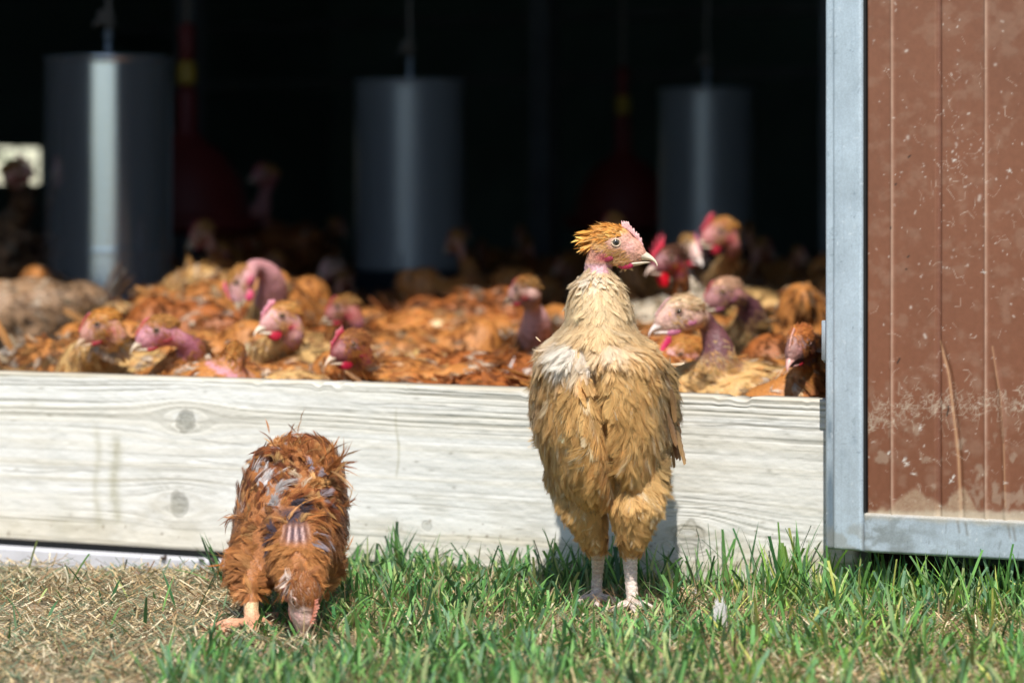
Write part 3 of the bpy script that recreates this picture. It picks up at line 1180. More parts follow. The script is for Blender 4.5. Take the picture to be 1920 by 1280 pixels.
def tmpl_fluff(n_b, seed, spread=1.0, wd=.014, wild=1.0):
    """a soft feather: fine barbs leaving a shaft on both sides and sweeping forward to a rounded tip"""
    r = np.random.default_rng(seed)
    V, UV, T = [], [], []
    for k in range(n_b):
        f = .02 + .74 * (k / n_b) + r.uniform(-.02, .02)
        sg = -1 if k % 2 else 1
        a = (1.05 - f) * spread * r.uniform(.45, 1.0)
        L = (1.0 - f) * r.uniform(.55, 1.05) * .85 + .16
        d0 = np.array([math.cos(a), sg * math.sin(a), r.normal() * .05 * wild])
        a2 = a * .25 + r.normal() * .12 * wild
        d1 = np.array([math.cos(a2), sg * math.sin(a2), r.normal() * .09 * wild - .03])
        p0 = np.array([f, 0, .012])
        p1 = p0 + d0 * L * .45
        p2 = p1 + d1 * L * .55
        s_ = np.array([-d0[1], d0[0], 0]) * wd
        s2 = np.array([-d1[1], d1[0], 0]) * wd
        n = len(V)
        V += [p0 - s_, p0 + s_, p1 - s2, p1 + s2, p2]
        h = k * .37
        UV += [(h, 0), (h, .1), (h + .02, .0), (h + .02, .1), (h + .04, .05)]
        T += [(n, n + 2, n + 3), (n, n + 3, n + 1), (n + 2, n + 4, n + 3)]
    return np.array(V, float), np.array(T, int), np.array(UV, float)


TV_HERO = [tmpl_vane(6, 16, i, .8, -.2) for i in range(6)]
TV_LOW = [tmpl_vane(4, 9, 20 + i, .85, -.2) for i in range(4)]
TV_LONG = [tmpl_vane(7, 10, 40 + i, .35, -.5) for i in range(3)]
TF_HERO = [tmpl_fluff(28, 60 + i, .8, .012) for i in range(7)]
TF_LOW = [tmpl_fluff(13, 80 + i, wd=.026) for i in range(4)]


def feathers_arrays(Pt, Nn, Fl, L, W, lift, curl, c0, c1, tmpls, r, jit=0.2, sidec=.12, soft=.8):
    """instances of the templates turned into arrays"""
    n = len(Pt)
    T_ = Fl - (Fl * Nn).sum(1, keepdims=True) * Nn
    T_ = nrm(T_)
    B_ = np.cross(Nn, T_)
    a = r.normal(size=n)[:, None] * jit
    T2 = T_ * np.cos(a) + B_ * np.sin(a)
    B2 = -T_ * np.sin(a) + B_ * np.cos(a)
    roll = r.normal(size=n)[:, None] * .18
    N2 = Nn * np.cos(roll) + B2 * np.sin(roll)
    B3 = B2 * np.cos(roll) - Nn * np.sin(roll)
    pick = r.integers(0, len(tmpls), n)
    outV, outT, outU, outC, outN = [], [], [], [], []
    off = 0
    sidec = r.normal(size=n) * sidec
    for k, (V, T, UV) in enumerate(tmpls):
        ii = np.nonzero(pick == k)[0]
        if not len(ii):
            continue
        x = V[None, :, 0]
        y = V[None, :, 1]
        z = V[None, :, 2]
        Li, Wi = L[ii][:, None], W[ii][:, None]
        li, ci = lift[ii][:, None], curl[ii][:, None]
        along = x * np.cos(li) * Li
        up = (x * np.sin(li) - .5 * ci * x * x) * Li + z * Wi
        side = y * Wi + sidec[ii][:, None] * x * x * Li
        Q = Pt[ii][:, None, :] + along[..., None] * T2[ii][:, None, :] + up[..., None] * N2[ii][:, None, :] + side[..., None] * B3[ii][:, None, :]
        nv = len(V)
        Q2 = Q.reshape(-1, 3)
        outV.append(Q2)
        TT = (T[None] + (np.arange(len(ii)) * nv)[:, None, None]).reshape(-1, 3)
        gn = np.cross(Q2[TT[:, 1]] - Q2[TT[:, 0]], Q2[TT[:, 2]] - Q2[TT[:, 0]])
        nb_ = Nn[ii][TT[:, 0] // nv]
        fl_ = (gn * nb_).sum(1) < 0
        TT[fl_] = TT[fl_][:, [0, 2, 1]]
        outT.append(TT + off)
        # shading follows the plumage surface, with each feather a little rounded
        yy = np.clip(y, -.5, .5)[..., None]
        cv = (ci * x - li)[..., None]
        nn = Nn[ii][:, None, :] + 0.55 * yy * B3[ii][:, None, :] + np.clip(cv, -.5,   .6) * .4 * T2[ii][:, None, :] + (N2[ii] - Nn[ii])[:, None, :] * .6
        outN.append(nrm(nn).reshape(-1, 3))
        uvo = np.column_stack([UV[:, 0], UV[:, 1]])
        outU.append((uvo[None] + np.column_stack([r.random(len(ii)) * 40, np.zeros(len(ii))])[:, None, :]).reshape(-1, 2))
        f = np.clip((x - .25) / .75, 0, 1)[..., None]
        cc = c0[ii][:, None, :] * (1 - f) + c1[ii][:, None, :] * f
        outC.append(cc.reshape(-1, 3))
        off += nv * len(ii)
    return np.vstack(outV), np.vstack(outT), np.vstack(outU), np.vstack(outC), np.vstack(outN)


class Coat:
    def __init__(s):
        s.V, s.T, s.U, s.C, s.N, s.n = [], [], [], [], [], 0

    def add(s, *a, **k):
        V, T, U, C, N_ = feathers_arrays(*a, **k)
        s.V.append(V); s.T.append(T + s.n); s.U.append(U); s.C.append(C); s.N.append(N_)
        s.n += len(V)

    def build(s, name, parent, base, mat='feather'):
        return mesh_obj(name, np.vstack(s.V), np.vstack(s.T), M[mat], parent, np.vstack(s.C), np.vstack(s.U), True, base, np.vstack(s.N))


def sample_surface(me, n, r, weight=None):
    me.calc_loop_triangles()
    t = np.empty(len(me.loop_triangles) * 3, np.int32)
    me.loop_triangles.foreach_get('vertices', t)
    t = t.reshape(-1, 3)
    V = coords(me)
    Nn = vnormals(me)
    ar = np.linalg.norm(np.cross(V[t[:, 1]] - V[t[:, 0]], V[t[:, 2]] - V[t[:, 0]]), axis=1)
    if weight is not None:
        ar = ar * weight(V[t].mean(1), nrm(Nn[t].mean(1)))
    p = ar / ar.sum()
    f = r.choice(len(t), n, p=p)
    u, v = r.random(n), r.random(n)
    fl = u + v > 1
    u[fl], v[fl] = 1 - u[fl], 1 - v[fl]
    ba = np.column_stack([1 - u - v, u, v])[:, :, None]
    return (V[t[f]] * ba).sum(1), nrm((Nn[t[f]] * ba).sum(1))


def pal(cols, n, r, var=.12):
    c = np.array([q[:3] for q in cols], float)
    pr = np.array([q[3] for q in cols], float)
    k = r.choice(len(c), n, p=pr / pr.sum())
    return c[k] * (1 + r.normal(size=(n, 1)) * var) * (1 + r.normal(size=(n, 3)) * .03)


# ------------------------------------------------------------------ head
def frame_of(fwd, up):
    f = nrm(fwd)
    u = np.asarray(up, float)
    u = nrm(u - (u @ f) * f)
    l = np.cross(u, f)
    return np.column_stack([f, l, u])       # columns: forward, left, up


def head_prims(acc, C, Fm, sc):
    mm = .001 * sc
    def E(c, r):
        acc.ell(C + Fm @ (np.array(c) * mm), np.array(r) * mm, Fm, (20, 14))
    E((0, 0, 0), (25, 15.5, 21))
    E((17, 0, -6), (20, 12, 15))
    E((26, 0, -10), (14, 9, 10.5))
    E((12, 0, -17), (20, 10, 9))
    E((-6, 0, -12), (18, 13, 15))


def head_parts(parent, base, C, Fm, sc, o, hi=False):
    """beak, eyes, comb, wattles as parts of the bird; o = options"""
    mm = .001 * sc
    tf = lambda V: C + (np.asarray(V, float) * mm) @ Fm.T

    def beak_loft(xs, zt, zb, hw, n=16):
        V = []
        for x, a, b_, w_ in zip(xs, zt, zb, hw):
            for i in range(n):
                g = 2 * math.pi * i / n
                cz, sz = math.cos(g), math.sin(g)
                zz = (a + b_) / 2 + (a - b_) / 2 * sz
                ww = w_ * cz * (1 - .35 * max(sz, 0))
                V.append((x + (.6 * sz if sz > 0 else 0), ww, zz))
        m = len(xs)
        T = []
        for j in range(m - 1):
            for i in range(n):
                q = j * n + i; q2 = j * n + (i + 1) % n
                T += [(q, q + n, q2 + n), (q, q2 + n, q2)]
        return np.array(V), np.array(T)
    bc = np.array(o.get('beak', (.62, .50, .36)))
    a = Acc()
    xs = np.array([20, 26, 32, 37, 42, 46, 49.5, 51.5, 52.3])
    V, T = beak_loft(xs, [-1, -2, -4, -6.5, -9.5, -12.5, -16, -19, -22], [-18, -18, -17.6, -17.2, -17, -17.5, -19, -21.5, -23.5], [8.5, 8, 7, 5.8, 4.6, 3.4, 2.2, 1.2, .3])
    tipf = np.clip((V[:, 0] - 36) / 16, 0, 1)[:, None]
    topf = np.clip((V[:, 2] + 14) / 10, 0, 1)[:, None]
    cc = bc * (1 - tipf) + bc * 1.35 * tipf
    cc = cc * (1 - .3 * topf * (1 - tipf)) + np.array([.55, .32, .30]) * .3 * topf * (1 - tipf)
    a.add(tf(V), T, cc)
    V, T = beak_loft(np.array([16, 22, 28, 34, 39, 43, 45]), [-18, -18.2, -18.3, -18.2, -18, -18.3, -19], [-26, -25.5, -24, -22.5, -21, -20, -19.4], [7.5, 7, 6, 4.6, 3, 1.5, .3])
    a.add(tf(V), T, bc * .95)
    if hi:
        for sg in (-1, 1):
            a.ell(tf([[32.5, sg * 5.6, -9]])[0], np.array((3.2, .8, 1.0)) * mm, Fm, (10, 6), (.12, .06, .05))
    if not hi:
        a.V = [C + (v - C) - ((np.clip((v - C) @ Fm[:, 0] / mm - 28, 0, None) * .22 * mm)[:, None] * Fm[:, 0]) for v in a.V]
    bk = a.build('beak', M['beak'], parent, base)
    # eyes
    for sg in (-1, 1):
        V, T = uvsphere(24, 16)
        ax = np.array([.18, sg * 1.0, .05]); ax = ax / np.linalg.norm(ax)
        ang = np.degrees(np.arccos(np.clip(V @ ax, -1, 1)))
        col = np.tile(np.array([.012, .009, .008]), (len(V), 1))
        iris = (ang > 26) & (ang < 58)
        col[iris] = o.get('iris', (.16, .10, .06))
        c = np.array([5, sg * 11.3, 1.0])
        a = Acc().add(tf(V * 5.1 + c), T, col)
        e = a.build('eye', M['eye'], parent, base)
        # eyelid ring
        ring = []
        b1 = nrm(np.cross(ax, [0, 0, 1])); b2 = np.cross(ax, b1)
        for k in range(25):
            g = 2 * math.pi * k / 24
            ring.append(c + ax * 3.4 + (b1 * math.cos(g) * 4.9 + b2 * math.sin(g) * 4.2))
        a = Acc().tube(tf(np.array(ring)), (.95 if hi else .6) * mm, 8, o.get('lid', (.42, .24, .2)))
        a.build('eyelid', M['flesh'], e, base)
    # comb: thin blade with spikes
    ch = o.get('comb', 6.0)
    cc = np.array(o.get('combcol', (.50, .06, .08)))
    ns = o.get('spikes', 7)
    acc = Acc()
    bx = np.linspace(9, 34, 9)
    bz = np.array([20, 19.3, 18, 16, 13.5, 10.8, 8, 5, 1])
    acc.chain(tf(np.column_stack([bx, bx * 0, bz - 1 + ch * .06])), np.full(9, max(1.5, min(ch * .13, 2.6)) * mm), .4, (10, 6))
    rr = np.random.default_rng(int(o.get('seed', 1)) + 5)
    for k in range(ns):
        f = (k + .3) / ns
        x = 9 + 25 * f
        z = np.interp(x, bx, bz)
        hgt = ch * (1.55 - abs(f - .4) * 1.1) * rr.uniform(.85, 1.12)
        y = rr.normal() * .5
        dx = -.25 * hgt + 2 * f if ch < 9 else (f - .55) * .75 * hgt
        acc.chain(tf([(x, 0, z), (x + dx * .5, y * .5, z + hgt * .6), (x + dx, y, z + hgt)]), np.array([max(1.5, min(ch * .15, 2.2)), max(1.1, min(ch * .10, 1.7)), .5]) * mm, .35, (8, 6))
    me = union(acc, (.0008 if hi else .0016) * sc, 2 if hi else 3)
    V = coords(me)
    zl = (V - C) @ Fm / mm
    f = np.clip((zl[:, 2] - np.interp(zl[:, 0], bx, bz)) / max(ch, 1), 0, 1)[:, None]
    kf = .5 if ch < 9 else .22
    paint(me, cc * (1 - f * kf * .7) + (cc * .4 + np.array([.55, .40, .38]) * .6) * f * kf)
    me.transform(__import__('mathutils').Matrix.Translation(-Vector(base)))
    me.materials.append(M['flesh'])
    ob = bpy.data.objects.new('comb', me)
    COL.objects.link(ob); ob.parent = parent
    # wattles
    wl = o.get('wattle', 3.0)
    wc = np.array(o.get('wattcol', (.34, .02, .03)))
    for sg in (-1, 1):
        a = Acc()
        a.ell(tf([[16, sg * 5.6, -22 - wl * .45]])[0], np.array((9.5 if wl < 9 else 8, 2.6, 2.2 + wl * .7)) * mm, Fm, (18, 12), wc)
        a.ell(tf([[-7, sg * (11.2 if hi else 10.6), -16.5]])[0], np.array((10.5, 3.0, 5.5) if hi else (7.5, 2.2, 4)) * mm, Fm, (18, 12), wc * .8 + .02)
        a.build('wattle', M['flesh'], parent, base)


def head_color(V, C, Fm, sc, o):
    """skin colour of the head by place"""
    q = (V - C) @ Fm / (.001 * sc)
    x, y, z = q.T
    face = np.array(o.get('face', (.56, .27, .17)))
    crown = np.array(o.get('crown', (.55, .27, .08)))
    cheek = np.array(o.get('cheek', (.50, .32, .18)))
    c = np.tile(face, (len(V), 1))
    m = sstep(6, 11, z - x * .25)[:, None]
    m = m * sstep(22, 14, x)[:, None]
    c = c * (1 - m) + crown * m
    m = np.exp(-(((x - 6) / 11) ** 2 + ((z + 12) / 7) ** 2))[:, None]
    c = c * (1 - m) + cheek * m
    m = np.exp(-(((x - 5) / 9) ** 2 + ((z - 1) / 8) ** 2))[:, None] * .6
    c = c * (1 - m) + (face * .4 + np.array([.6, .45, .36]) * .6) * m
    red = np.array(o.get('wattcol', (.42, .02, .05)))
    m = np.exp(-(((x + 4) / 12) ** 2 + ((z + 17) / 6) ** 2))[:, None] * .9
    c = c * (1 - m) + red * m
    m = np.exp(-(((x - 20) / 9) ** 2 + ((z + 4) / 8) ** 2))[:, None] * .5
    c = c * (1 - m) + np.array([.62, .30, .30]) * m
    return c


def crest(coat, C, Fm, sc, o, r, n, tmpl, L0=.012, L1=.020):
    """narrow feathers over the crown, swept back"""
    q = []
    while len(q) < n:
        a = nrm(r.normal(size=3))
        p = a * np.array([25, 15.5, 21])
        if a[2] > o.get('ctop', 4) * .03 and p[0] < o.get('cfront', 14) and p[2] - p[0] * .35 > o.get('ctop', 4):
            q.append(a)
    q = np.array(q)
    Pl = q * np.array([25, 15.5, 21]) * 1.0
    Nl = nrm(q / np.array([25, 15.5, 21]))
    Pw = C + Pl @ Fm.T * .001 * sc
    Nw = Nl @ Fm.T
    fl = np.tile(-Fm[:, 0] - Fm[:, 2] * .05, (n, 1)) - Nw * 0
    back = np.clip((-Pl[:, 0] + 10) / 35, 0, 1)
    L = (L0 + (L1 - L0) * back) * r.uniform(.75, 1.25, n) * sc
    cc = pal(o.get('crestpal', [(.62, .30, .07, 1), (.70, .40, .13, .6), (.50, .2, .04, .4)]), n, r, .15)
    coat.add(Pw - Nw * .001, Nw, fl, L, L * .34, r.uniform(.08, .34, n) * o.get('cl', 1), r.uniform(-.1, .35, n), cc * .85, np.clip(cc * 1.12 + .02, 0, 1), tmpl, r, jit=.16)


# ------------------------------------------------------------------ flock birds
BUFF = [(.74, .46, .18, 1), (.68, .46, .22, .7), (.52, .27, .09, .7), (.78, .62, .42, .25)]
ORANGE = [(.60, .235, .055, 1), (.70, .34, .10, .9), (.38, .11, .025, .8), (.86, .66, .42, .4)]
RUST = [(.46, .14, .03, 1), (.56, .20, .045, .8), (.25, .07, .02, .6), (.55, .32, .14, .25)]
BROWN = [(.26, .12, .05, 1), (.34, .18, .08, .8), (.17, .07, .03, .5), (.48, .34, .2, .3)]
CREAM = [(.72, .60, .45, 1), (.80, .72, .60, .8), (.58, .40, .22, .5), (.45, .25, .10, .3)]


def local_frame(yaw):
    c, s_ = math.cos(yaw), math.sin(yaw)
    return np.array([[c, -s_, 0], [s_, c, 0], [0, 0, 1.0]])


def make_bird(name, label, base, yaw, o, group=None, cat='chicken', seed=1, parts=True):
    """a chicken. yaw: direction the body faces (radians, 0 = +X). o['head'] = world position of the skull or None (tucked)"""
    r = np.random.default_rng(seed)
    sc = o.get('scale', 1.0)
    Rz = local_frame(yaw)
    base = np.asarray(base, float)
    zlift = o.get('stand', 0.0)
    L2W = lambda p: base + (np.asarray(p, float) * sc + np.array([0, 0, zlift])) @ Rz.T
    e = empty(name, base, label, cat, group)
    a = Acc()

    def E(c, rad, tilt=0.0):
        ct, s2 = math.cos(tilt), math.sin(tilt)
        Mt = Rz @ np.array([[ct, 0, -s2], [0, 1, 0], [s2, 0, ct]])
        a.ell(L2W(c), np.array(rad) * sc, Mt, (20, 14))
    E((0, 0, .115), (.120, .078, .094))
    E((.065, 0, .12 + .012 * math.sin(seed)), (.072, .070, .082))
    E((-.09, 0, .14), (.080, .052, .055), -.4)
    if o.get('hump'):
        E((.085, 0, .185), (.045, .042, .040))
        E((.12, .01, .20), (.028, .020, .022))
    for sg in (-1, 1):
        E((-.02, sg * .058, .135), (.11, .028, .055), -.15)
    hp = o.get('head')
    neckpts = None
    if hp is not None:
        C = np.asarray(hp, float)
        fw = nrm(o.get('fwd', (1, 0, 0)))
        up = np.asarray(o.get('up', (0, 0, 1)), float)
        Fm = frame_of(fw, up)
        hs = o.get('hscale', 1.0) * sc
        head_prims(a, C, Fm, hs)
        p0 = L2W((.085, 0, .14))
        p3 = C + Fm @ np.array([-14, 0, -12]) * .001 * hs
        if 'neck' in o:
            mids = [np.asarray(q, float) for q in o['neck']]
        else:
            p1 = L2W((.105, 0, .20))
            mids = [p1 * .8 + p3 * .2, p3 - Fm[:, 2] * .03 * sc - Fm[:, 0] * .004]
        neckpts = np.array([p0, *mids, p3])
        # resample smoothly
        tt = np.linspace(0, 1, len(neckpts))
        t2 = np.linspace(0, 1, 14)
        NP = np.column_stack([np.interp(t2, tt, neckpts[:, i]) for i in range(3)])
        for _ in range(4):
            NP[1:-1] = (NP[:-2] + NP[1:-1] * 2 + NP[2:]) / 4
        nr = np.interp(t2, [0, .3, .6, 1], [.048, .028, .0150, .0142]) * sc * o.get('neckfat', 1)
        a.chain(NP, nr, .4)
    if zlift > .03:
        for sg in (-1, 1):
            hip = L2W((.0, sg * .045, .09))
            knee = L2W((.035, sg * .048, .02))
            hock = base + (np.array([-.01, sg * .045, .085])) @ Rz.T
            foot = base + (np.array([.015, sg * .045, .008])) @ Rz.T
            a.chain([hip, knee, hock], np.array([.040, .030, .011]) * sc, .4)
            a.chain([hock, foot], [.0065, .0055], .5)
            for g in (-.5, 0, .5, 3.14):
                d = np.array([math.cos(g), math.sin(g), 0]) * (.045 if g < 3 else .02)
                a.chain([foot, foot + d @ Rz.T + [0, 0, -.004]], [.005, .0035], .5)
    me = union(a, o.get('voxel', .0055) , 4)
    V = coords(me)
    pl = o.get('pal', ORANGE)
    under = np.array(pl[0][:3]) * .8
    col = np.tile(under, (len(V), 1))
    if neckpts is not None:
        o = dict(o)
        for kk_ in ('neckcol', 'face'):
            if kk_ in o:
                o[kk_] = tuple(np.array(o[kk_]) * .72 + np.array([.50, .29, .19]) * .28 * (sum(o[kk_]) / 1.0))
        D = np.linalg.norm(V[:, None] - NP[None], axis=2)
        k = D.argmin(1)
        par = t2[k]
        nt_ = o.get('naked', .7)
        mk = (sstep(nt_ - .06, nt_ + .04, par) * (D.min(1) < .036 * sc))[:, None]
        nc = np.array(o.get('neckcol', (.50, .23, .25)))
        col = col * (1 - mk) + nc * mk
        hd = np.linalg.norm(V - C, axis=1)
        mk = sstep(.045 * hs, .032 * hs, hd)[:, None]
        # forward part of the head is at more than that
        q = (V - C) @ Fm / (.001 * hs)
        inh = ((q[:, 0] > -22) & (q[:, 0] < 45) & (abs(q[:, 1]) < 20) & (q[:, 2] > -30) & (q[:, 2] < 28))
        mk = np.maximum(mk, inh[:, None] * 1.0)
        col = col * (1 - mk) + head_color(V, C, Fm, hs, o) * mk
    if zlift > .03:
        mk = ((V[:, 2] < base[2] + .082))[:, None] * 1.0
        col = col * (1 - mk) + np.array([.55, .42, .28]) * mk
    paint(me, col)
    me.materials.append(M['skin'])

    # --- plumage
    def wgt(p, n_):
        w_ = np.ones(len(p))
        if neckpts is not None:
            Dd = np.linalg.norm(p[:, None] - NP[None], axis=2)
            pr = t2[Dd.argmin(1)]
            w_[(pr > o.get('naked', .7)) & (Dd.min(1) < .036 * sc)] = 0
            w_[np.linalg.norm(p - C, axis=1) < .034 * hs] = 0
            q = (p - C) @ Fm / (.001 * hs)
            w_[(q[:, 0] > -24) & (q[:, 0] < 50) & (abs(q[:, 1]) < 22) & (q[:, 2] > -32) & (q[:, 2] < 30)] = 0
        if zlift > .03:
            w_[p[:, 2] < base[2] + .09] = 0
        else:
            w_[p[:, 2] < base[2] + .05 * sc] *= .15
        return w_
    n = o.get('n', 2000)
    Pt, Nn = sample_surface(me, n, r, wgt)
    loc = (Pt - base) @ Rz
    loc[:, 2] -= zlift
    loc /= sc
    h = Rz[:, 0]
    front = sstep(.03, .12, loc[:, 0])
    low = sstep(.12, .05, loc[:, 2])
    fl = -h[None] * (1.0 - .75 * front)[:, None] + np.array([0, 0, -1.0])[None] * (.22 + .9 * front + .3 * low)[:, None]
    fl = fl + Rz[:, 1][None] * (np.sign(loc[:, 1]) * .18)[:, None]
    ruf = o.get('ruffle', .3) * .9
    L = r.uniform(.018, .034, n) * sc
    L = np.where(front > .5, L * .75, L)
    W = L * r.uniform(.42, .62, n)
    c1 = pal(pl, n, r, .07)
    c1 = c1 * .7 + (c1.mean(0) * .6 + np.array(pl[0][:3]) * .4) * .3
    for cx, cy, cz, rad, cc in o.get('patch', []):
        d = np.linalg.norm(loc - np.array([cx, cy, cz]), axis=1)
        k = ((d < rad * r.uniform(.75, 1.2, n)))[:, None]
        c1 = np.where(k, np.array(cc) * r.uniform(.85, 1.1, (n, 1)), c1)
    # tonal patches by clump
    cl = fbm(loc[:, 0] * 34 + seed, loc[:, 1] * 34 + loc[:, 2] * 30, 2, seed % 7)
    c1 = c1 * (.12 + 1.6 * cl)[:, None] * o.get('tone', 1.0)
    wk = (fbm(loc[:, 0] * 22 + seed * 3, loc[:, 1] * 22 + loc[:, 2] * 30, 2, 3) > .66)[:, None] & (r.random((n, 1)) < .7)
    c1 = np.where(wk, np.array([.74, .60, .46]) * r.uniform(.7, 1.1, (n, 1)), c1)
    lift = np.abs(r.normal(size=n)) * (.09 + ruf * .36) + .07
    curl = np.abs(r.normal(size=n)) * (.12 + ruf * .6) + .12
    coat = Coat()
    fluff = r.random(n) < .85
    for mask, tm in ((~fluff, TV_LOW), (fluff, TF_LOW)):
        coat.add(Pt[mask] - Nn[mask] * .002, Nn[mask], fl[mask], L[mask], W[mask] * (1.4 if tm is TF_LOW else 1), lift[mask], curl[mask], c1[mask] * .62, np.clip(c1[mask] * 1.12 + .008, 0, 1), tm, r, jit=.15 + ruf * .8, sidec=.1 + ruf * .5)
    # wing and tail quills
    nq = 18
    q = []
    for k in range(nq):
        sg = -1 if k % 2 else 1
        f = (k // 2) / (nq / 2)
        q.append((.02 - .13 * f, sg * (.078 - .018 * f), .155 - .045 * abs(f - .5) - r.uniform(0, .04)))
    q = np.array(q)
    Pq = L2W(q)
    Nq = np.tile(Rz[:, 1], (nq, 1)) * np.sign(q[:, 1:2]) + np.array([0, 0, .5])
    Nq = nrm(Nq)
    fq = np.tile(-h, (nq, 1)) + np.array([0, 0, -.12])
    cq = pal(pl, nq, r, .15) * .85
    coat.add(Pq, Nq, fq, r.uniform(.04, .065, nq) * sc, r.uniform(.014, .02, nq) * sc, r.uniform(.0, .05, nq), np.full(nq, .3), cq * .8, np.clip(cq * 1.25, 0, 1), TV_LONG, r, jit=.14)
    nt2 = 16
    Pq = L2W(np.column_stack([np.full(nt2, -.155), r.normal(size=nt2) * .02, .15 + r.normal(size=nt2) * .012]))
    up_t = o.get('tail', .35)
    fq = np.tile(-h + np.array([0, 0, up_t]), (nt2, 1)) + Rz[:, 1][None] * r.normal(size=(nt2, 1)) * .25
    Nq = nrm(np.tile(h * up_t + np.array([0, 0, 1.0]), (nt2, 1)) + r.normal(size=(nt2, 3)) * .25)
    coat.add(Pq, Nq, fq, r.uniform(.05, .085, nt2) * sc * o.get('taillen', 1), r.uniform(.014, .02, nt2) * sc, r.uniform(-.05, .1, nt2), np.full(nt2, .1), cq[:nt2] * .7, cq[:nt2] * 1.1, TV_LONG, r, jit=.12)
    if neckpts is not None:
        oo = dict(o)
        oo.setdefault('ctop', -1.5); oo.setdefault('cfront', 16)
        crest(coat, C, Fm, hs, oo, r, 380, TF_LOW, .008, .014)

        def fz(p, n_):
            q = (p - C) @ Fm / (.001 * hs)
            x_, z_ = q[:, 0], q[:, 2]
            hd_ = (np.abs(x_) < 28) & (np.abs(q[:, 1]) < 20) & (z_ > -30) & (z_ < 26)
            w_ = np.where(hd_, .25 + np.exp(-(((x_ - 4) / 9) ** 2 + ((z_ + 11) / 6) ** 2)) * 1.5, 0)
            w_ = w_ * (((x_ - 5) / 7) ** 2 + ((z_ - 1) / 6.5) ** 2 > 1) * (x_ < 20)
            D_ = np.linalg.norm(p[:, None] - NP[None], axis=2)
            pr = t2[D_.argmin(1)]
            ed = np.exp(-((pr - o.get('naked', .7)) / .10) ** 2) * (D_.min(1) < .04 * sc) * 1.2
            return w_ + np.where(hd_, 0, ed + .02 * (pr > .4) * (D_.min(1) < .03))
        nb = 520
        Pf, Nf = sample_surface(me, nb, r, fz)
        ff = nrm(-Fm[:, 0] * .7 + np.array([0, 0, -.8]))[None].repeat(nb, 0)
        cf = pal([(*np.array(o.get('crown', pl[0][:3])), 1), (*np.array(pl[0][:3]), 1)], nb, r, .12)
        coat.add(Pf, Nf, ff, r.uniform(.006, .011, nb) * hs, r.uniform(.0025, .004, nb) * hs, r.uniform(.05, .3, nb), r.uniform(0, .4, nb), cf * .9, cf, TF_LOW, r, jit=.4)
    inv = __import__('mathutils').Matrix.Translation(-Vector(base))
    me.transform(inv)
    bo = bpy.data.objects.new('body', me)
    COL.objects.link(bo)
    bo.parent = e
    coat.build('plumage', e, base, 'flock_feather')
    if neckpts is not None and parts:
        head_parts(e, base, C, Fm, hs, dict(o, seed=seed))
    return e


def copy_tree(o, parent=None):
    c = o.copy()
    COL.objects.link(c)
    c.parent = parent
    for ch in o.children:
        copy_tree(ch, c)
    return c


def floor_at(px, Y):
    return np.array([(px - 960) / F * Y, Y, FLOOR])


FACE_L = (-1, -.15, -.12)       # image left, a touch towards the camera
G_NEAR = 'hens crowded behind the plank in the sun'
PINK = (.60, .26, .33)
MAUVE = (.33, .13, .22)
birds = []


def fb(label, bpx, bY, yaw_deg, hpx, hpy, hY, fwd, pal_, seed, group=G_NEAR, **k):
    o = dict(pal=pal_, **k)
    if hpx is not None:
        o['head'] = P(hpx, hpy, hY)
        o['fwd'] = fwd
    b_ = make_bird('chicken', label, floor_at(bpx, bY), R(yaw_deg), o, group, 'chicken', seed)
    birds.append((bpx, bY))
    return b_


